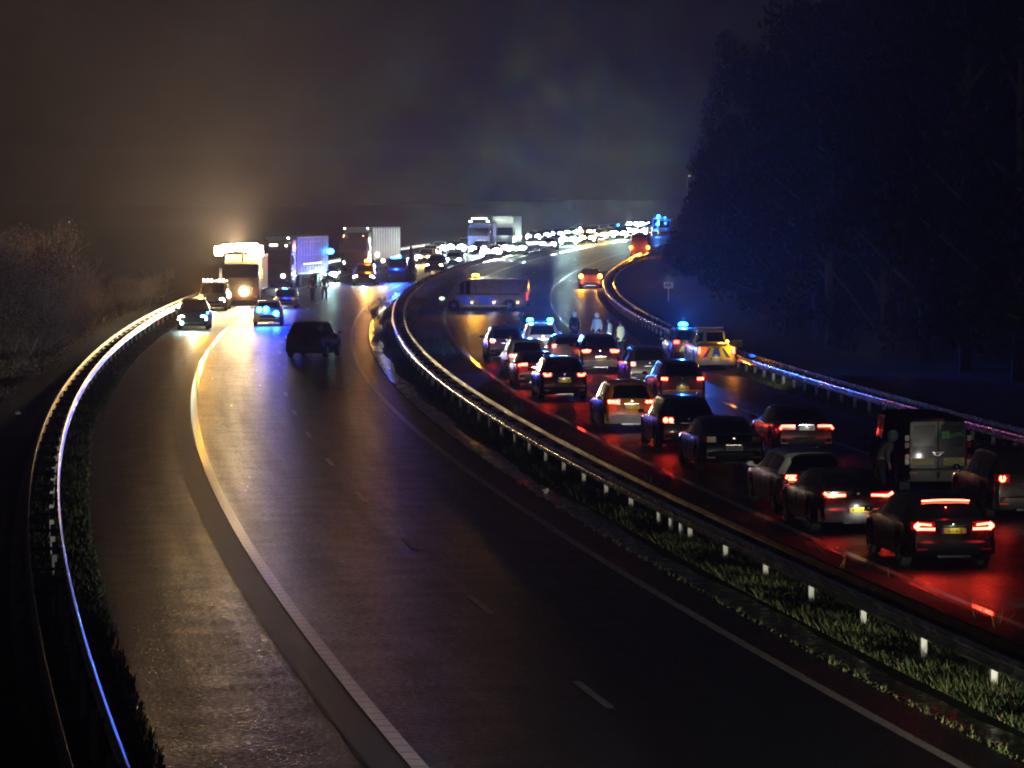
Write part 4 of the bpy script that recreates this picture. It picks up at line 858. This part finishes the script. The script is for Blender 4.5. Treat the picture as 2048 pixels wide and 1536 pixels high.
person(pp_(1241, 716), .05, 'person in a square-cut lime safety vest, rightmost of the group', DARK, DARK, VESTY, hgt=1.82)
person(pp_(1217, 706), .9, 'person in a safety vest turned sideways, second from the right in the group', DARK, DARK, VEST, hgt=1.78)
person(pp_(1194, 697), 2.6, 'person in a full pale hooded coat, in the middle of the group', VEST, DARK, VEST, hgt=1.80, hood=VEST)
person(pp_(1149, 695), .4, 'person with a dark torso and one bright reflective band, left in the group', DARK, DARK, None, hgt=1.82, hood=VEST)
person(pp_(1044, 696), 1.2, 'person in a dull green jacket beside the white police car with blue lights', mat('green_cloth', (.08, .25, .14), .8), DARK, None, hgt=1.80, helmet=mat('green_helmet', (.12, .35, .2), .5))
person(pp_(649, 601), math.pi - .1, 'dark walking figure in front of the dazzling headlight on the left carriageway', DARK, DARK, None, 'walk', 1.85, 'people walking on the left carriageway')
person(pp_(625, 605), math.pi + .2, 'broader dark figure walking left of the one in front of the headlight', DARK, DARK, None, 'walk', 1.9, 'people walking on the left carriageway')
person(pp_(1757, 1000), -1.2, 'person with a blue-grey hood leaning beside the dark grey van', GREYC, DARK, None, 'lean', 1.85, hood=JB)

# ------------------------------------------------------------------ signs and small roadside things
p = at(1474, 735); r = empty('route_sign', (p.x, p.y + .3, p.z), -.12, label='small green and white sign on a post right of the yellow pickup', cat='sign')
b = MB(); b.tube([(0, 0, 0), (0, 0, 1.15)], .03, 8); b.build('post', M_POST, r); b = MB(); b.box((0, 0, 1.08), (.52, .02, .34)); bd = b.build('sign_board', mat('sign_green', (.02, .45, .16), .4), r, bev=.01)
b = MB(); b.box((-.14, -.014, 1.08), (.20, .006, .28)); b.build('white_field', mat('sign_white', (.6, .75, .62), .4), bd); text_mesh('H', .30, mat('sign_ink_green', (.01, .16, .07), .5), bd, (.11, -.016, 1.08), (math.pi / 2, 0, 0), 'sign_lettering', .002, 1, .012)
text_mesh('Re', .13, mat('sign_ink_red', (.45, .12, .1), .5), bd, (-.14, -.022, 1.10), (math.pi / 2, 0, 0), 'sign_lettering')
p = at(1337, 571, 1.6); r = empty('marker_sign', (p.x, p.y, p.z), 0, label='tiny pale blue marker sign alone in the dark beyond the right guardrail', cat='sign')
b = MB(); b.tube([(0, 0, 0), (0, 0, 1.5)], .03, 8); b.build('post', M_POST, r); b = MB(); b.box((0, 0, 1.62), (.62, .02, .42)); bd = b.build('sign_board', mat('sign_pale', (.55, .65, .85), .5), r, bev=.01)
text_mesh('RX', .3, M_PTEXT, bd, (-.02, -.014, 1.62), (math.pi / 2, 0, 0), 'sign_lettering', .002, 1, .01)
p = at(107, 1240); r = empty('marker_sign', (p.x, p.y, p.z), .1, label='small blank dark panel on a post behind the left guardrail', cat='sign')
b = MB(); b.tube([(0, 0, 0), (0, 0, .62)], .03, 8); b.build('post', M_POST, r); b = MB(); b.box((0, 0, .62), (.48, .02, .36)); b.build('sign_board', mat('sign_back', (.10, .10, .09), .6), r, bev=.01)
for (x, y, lab, w_) in ((1160, 976, 'crumpled white litter on the grass under the median guardrail', .12), (1094, 985, 'small pale rag beside the gutter', .08), (42, 828, 'two scraps of white litter on the left bank', .10)):
    p = at(x, y); b = MB()
    for k in range(5): b.box((p.x + rnd.uniform(-.12, .12), p.y + rnd.uniform(-.3, .3), p.z + .05), (w_, .08, .03), rot=(rnd.random(), rnd.random(), rnd.random()))
    tag(b.build('litter', mat('litter', (.7, .7, .7), .6)), lab, 'litter')
for (x, y, colr, lab) in ((1374, 352, (1, .7, .4), 'lone warm street lamp high above the far trees'), (1400, 322, (.6, .9, .9), 'faint cool street lamp highest above the far trees')):
    Y = 560 if x > 1000 else 900; p = Vector(((x - 1024) / FPX * Y, Y, zt(Y))); h = CAM_H - (y - YH) * Y / FPX - p.z
    r = empty('street_lamp', p, 0, label=lab, cat='street lamp'); b = MB(); b.tube([(0, 0, 0), (0, 0, h * .98), (.3, -.3, h)], [.12, .07, .05], 8); b.build('pole', M_POST, r)
    b = MB(); b.ball((.3, -.4, h), (.22, .22, .10), 8); b.build('lamp_head', emis('lamp_head_%d' % x, colr, 2.0 if x > 1000 else .5), r)

# ------------------------------------------------------------------ trees and bushes
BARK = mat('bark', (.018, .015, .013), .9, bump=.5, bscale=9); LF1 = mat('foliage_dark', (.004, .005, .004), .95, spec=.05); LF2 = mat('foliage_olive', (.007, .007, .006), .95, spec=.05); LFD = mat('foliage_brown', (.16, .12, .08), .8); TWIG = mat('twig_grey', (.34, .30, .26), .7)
def leafcloud(cs, n, size, r, seed):
    rg = np.random.default_rng(seed); b = MB(); per = n // len(cs); V = []; 
    for (c_, rr) in cs:
        d = rg.normal(size=(per, 3)); d /= np.linalg.norm(d, axis=1)[:, None]; rad = rg.random(per) ** .45
        q = np.array(c_) + d * rad[:, None] * np.array(rr); V.append(q)
    q = np.concatenate(V); m = len(q); a = rg.normal(size=(m, 3)); a /= np.linalg.norm(a, axis=1)[:, None]; e = rg.normal(size=(m, 3)); e -= (e * a).sum(1)[:, None] * a; e /= np.linalg.norm(e, axis=1)[:, None]
    s_ = size * (.5 + rg.random(m))[:, None]; f_ = np.cross(a, e)
    v = np.stack([q - e * s_, q + f_ * s_ * .5, q + e * s_, q - f_ * s_ * .5], 1).reshape(-1, 3)
    return v, np.arange(len(v)).reshape(-1, 4), rg.integers(0, 3, m)
def cloud_obj(name, cs, n, size, mats, parent, seed):
    v, f, mi = leafcloud(cs, n, size, 0, seed); me = bpy.data.meshes.new(name); me.from_pydata(v.tolist(), [], f.tolist())
    for m_ in mats: me.materials.append(m_)
    me.polygons.foreach_set('material_index', np.minimum(mi, len(mats) - 1).astype(np.int32)); me.update(); o = bpy.data.objects.new(name, me); C.objects.link(o); o.parent = parent; return o
def tree(kind, seed, h=14, n=7000):
    rg = random.Random(seed); root = empty('tree', (0, 0, 0)); b = MB()
    b.tube([(0, 0, -.3), (.1, .1, h * .25), (rg.uniform(-.3, .3), rg.uniform(-.3, .3), h * .55), (rg.uniform(-.5, .5), 0, h * .9)], [.26, .2, .13, .03], 8); cs = []
    for i in range(20):
        z = h * rg.uniform(.03, .92); a = rg.uniform(0, 6.28); L = h * .26 * (1.15 - z / h) + .8; e = (math.cos(a) * L, math.sin(a) * L, z + L * rg.uniform(.2, .7))
        b.tube([(0, 0, z * .9), (e[0] * .5, e[1] * .5, (z * .9 + e[2]) / 2 + .1), e], [.09, .055, .02], 5); rr = h * rg.uniform(.06, .12)
        cs.append((e, (rr, rr, rr * .8))); cs.append(((e[0] * .55, e[1] * .55, z + .5), (rr * .8, rr * .8, rr * .7)))
    b.build('trunk', BARK, root, smooth=50); cloud_obj('crown', cs, n, .17, [LF1, LF2, LF1], root, seed); return root
def put(root, loc, s, rz, label, first, group, cat='tree', wide=1.0):
    kids = list(root.children)
    if first: o = root
    else:
        o = root.copy(); C.objects.link(o)
        for ch in kids: c_ = ch.copy(); C.objects.link(c_); c_.parent = o
    o.location = loc; o.scale = (s * wide, s * wide, s * rnd.uniform(.92, 1.1)); o.rotation_euler = (0, 0, rz); tag(o, label, cat, group)
bpy.context.view_layer.update()
TR = [tree('b', 11), tree('b', 12), tree('b', 13)]; KC = {i: list(TR[i].children) for i in range(3)}
def putk(i, used, *a, **k): put(TR[i], *a, **k)
rows = []; Y = 92.0
while Y < 335:
    sh = max(0, Y - 190) * .03; sz = interp([(92, 1.4), (160, 1.38), (190, 1.15), (220, .90), (250, .74), (300, .64), (345, .50)], Y)
    rows.append((38.0 + sh + rnd.uniform(-.8, .8), Y, (1.0 + rnd.uniform(-.06, .06)) * sz, 'front')); rows.append((44.0 + sh + rnd.uniform(-1.0, 1.5), Y + 4 + rnd.uniform(-2, 2), (1.12 + rnd.uniform(-.06, .08)) * sz * 1.3, 'back')); Y += 7.2 + Y * .008
used = [False] * 3
bpy.context.view_layer.update()
low = [(39.0 + (Y - 290) * .03, Y, rnd.uniform(.36, .5)) for Y in range(290, 380, 9)]
TENS = lambda n: ORD[n] if n < 20 else 'twenty-' + ORD[n - 20] if n < 29 else 'thirtieth'
ORD = 'first second third fourth fifth sixth seventh eighth ninth tenth eleventh twelfth thirteenth fourteenth fifteenth sixteenth seventeenth eighteenth nineteenth twentieth'.split()
for i, (o_, Y, s_, rw_) in enumerate(rows):
    k = i % 3; q = P(o_, Y)
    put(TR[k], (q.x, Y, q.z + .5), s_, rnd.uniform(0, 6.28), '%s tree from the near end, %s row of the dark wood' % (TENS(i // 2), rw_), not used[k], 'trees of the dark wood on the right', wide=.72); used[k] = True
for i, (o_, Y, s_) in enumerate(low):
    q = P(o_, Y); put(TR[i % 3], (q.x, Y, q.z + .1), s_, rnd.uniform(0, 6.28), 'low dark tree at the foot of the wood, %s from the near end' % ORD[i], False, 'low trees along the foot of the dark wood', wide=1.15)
# bare bushes catching the floodlight on the left bank
def bush(seed, h=4.5, n=5000):
    rg = random.Random(seed); root = empty('bush', (0, 0, 0)); b = MB()
    def br(p, d, L, r_, lv):
        q = p + d * L; mid = p + d * L * .5 + Vector((rg.uniform(-.1, .1), rg.uniform(-.1, .1), rg.uniform(0, .1))) * L; b.tube([p, mid, q], [r_, r_ * .8, r_ * .55], 3, cap=False)
        if lv: 
            for k in range(rg.choice((3, 3, 4))): br(p + (q - p) * rg.uniform(.35, 1), (d + Vector((rg.gauss(0, .5), rg.gauss(0, .5), rg.uniform(-.1, .5)))).normalized(), L * rg.uniform(.5, .8), r_ * .55, lv - 1)
    for k in range(8): a = rg.uniform(0, 6.28); br(Vector((math.cos(a) * .3, math.sin(a) * .3, -.1)), Vector((math.cos(a) * .45, math.sin(a) * .45, 1)).normalized(), h * .42, .05, 4)
    b.build('stem', TWIG, root, fix=False); cs = []
    for k in range(14): a = rg.uniform(0, 6.28); q = h * rg.uniform(.05, .42); z = h * rg.uniform(.15, .85); cs.append(((math.cos(a) * q, math.sin(a) * q, z), (h * .17, h * .17, h * .14)))
    cloud_obj('foliage', cs, n, .045, [TWIG, LFD, LFD], root, seed); return root
BU = [bush(21), bush(22), bush(23)]; used = [False] * 3; bpy.context.view_layer.update()
bs = [(20, 742, 1.2), (62, 738, 1.0), (-15, 800, 1.1), (98, 722, .75), (40, 700, 1.5), (-10, 720, 1.5), (120, 690, .9), (85, 675, 1.3), (150, 672, .7), (20, 660, 1.6), (175, 655, .7), (205, 643, .6), (235, 632, .7), (265, 622, .6), (130, 650, 1.0), (290, 612, .6), (60, 640, 1.5), (320, 604, .6)]
for i, (x, y, s_) in enumerate(bs):
    q = at(x, y - 8); k = i % 3; put(BU[k], (q.x, q.y, q.z - .5), s_, rnd.uniform(0, 6.28), 'leafless %s bush on the left bank, %s nearest to the camera' % ('tall' if s_ > 1.15 else ('low' if s_ < .8 else 'twiggy'), ORD[sorted(b_[1] for b_ in bs)[::-1].index(y)]), not used[k], 'leafless bushes on the left bank', 'bush'); used[k] = True
rows = []
for i in range(6): Y = 200 + i * 14; rows.append((-9 - rnd.uniform(0, 5), Y))
LT = [tree('l', 31, 11, 5000), tree('l', 32, 11, 5000)]; used = [False] * 2; bpy.context.view_layer.update()
for i, (o_, Y) in enumerate(rows):
    q = P(o_ - 4, Y); k = i % 2; put(LT[k], (q.x, Y, q.z - 1), rnd.uniform(.55, .8), rnd.uniform(0, 6.28), 'hazy dark tree behind the left guardrail, %s from the near end' % ORD[i], not used[k], 'hazy trees on the left of the motorway'); used[k] = True
# cone-shaped bush on the median
p = at(822, 566); r = empty('conifer', (p.x, p.y, p.z), 0, label='dark cone-shaped bush standing at the median where the guardrail bends', cat='bush')
b = MB(); b.tube([(0, 0, 0), (0, 0, 2.4)], [.08, .03], 6); b.build('trunk', BARK, r); cloud_obj('crown', [((0, 0, .5), (.48, .48, .5)), ((0, 0, 1.0), (.5, .5, .5)), ((0, 0, 1.5), (.38, .38, .5)), ((0, 0, 2.1), (.22, .22, .5)), ((0, 0, 2.7), (.10, .10, .4))], 5000, .05, [LF1, LF2, LF1], r, 77)
# scrub at the foot of the median in front of it
for (x, y, s_) in ((752, 645, .55), (768, 622, .45), (752, 690, .38)):
    q = at(x, y); k = int(x) % 3; put(BU[k], (q.x, q.y, q.z), s_ * .5, rnd.uniform(0, 6), 'small dark scrub on the gutter edge, %s' % {645: 'middle of three', 622: 'farthest of three', 690: 'nearest of three'}[y], False, 'scrub along the median gutter', 'bush')
# low rise of dark fields that closes the horizon
b = MB(); xs_ = [-700 + 20 * i for i in range(71)]; vs = []
for x in xs_:
    h_ = 4.6 + 1.3 * math.sin(x * .011) + .5 * math.sin(x * .037 + 1) + .25 * math.sin(x * .11)
    for dy, k in ((-160, -.35), (-60, .55), (0, 1.0), (60, .9), (200, .2)): vs.append((x, 1120 + dy, 3.0 + h_ * k))
b.add(vs, [(5 * i + j, 5 * i + 5 + j, 5 * i + 6 + j, 5 * i + 1 + j) for i in range(70) for j in range(4)])
tag(b.build('hills', M_SOIL, smooth=60), kind='structure')

# ------------------------------------------------------------------ the misty air
b = MB(); b.box((0, 900, 12.5), (3700, 2000, 45)); hz = b.build('haze', mat('haze_air'))
hm = MATS['haze_air']; hm.node_tree.nodes.clear()
vo = hm.node_tree.nodes.new('ShaderNodeVolumePrincipled'); oo = hm.node_tree.nodes.new('ShaderNodeOutputMaterial')
vo.inputs['Color'].default_value = (.92, .92, .95, 1); vo.inputs['Density'].default_value = HAZE; vo.inputs['Anisotropy'].default_value = HAZE_G
hm.node_tree.links.new(vo.outputs[0], oo.inputs['Volume']); tag(hz, kind='stuff')
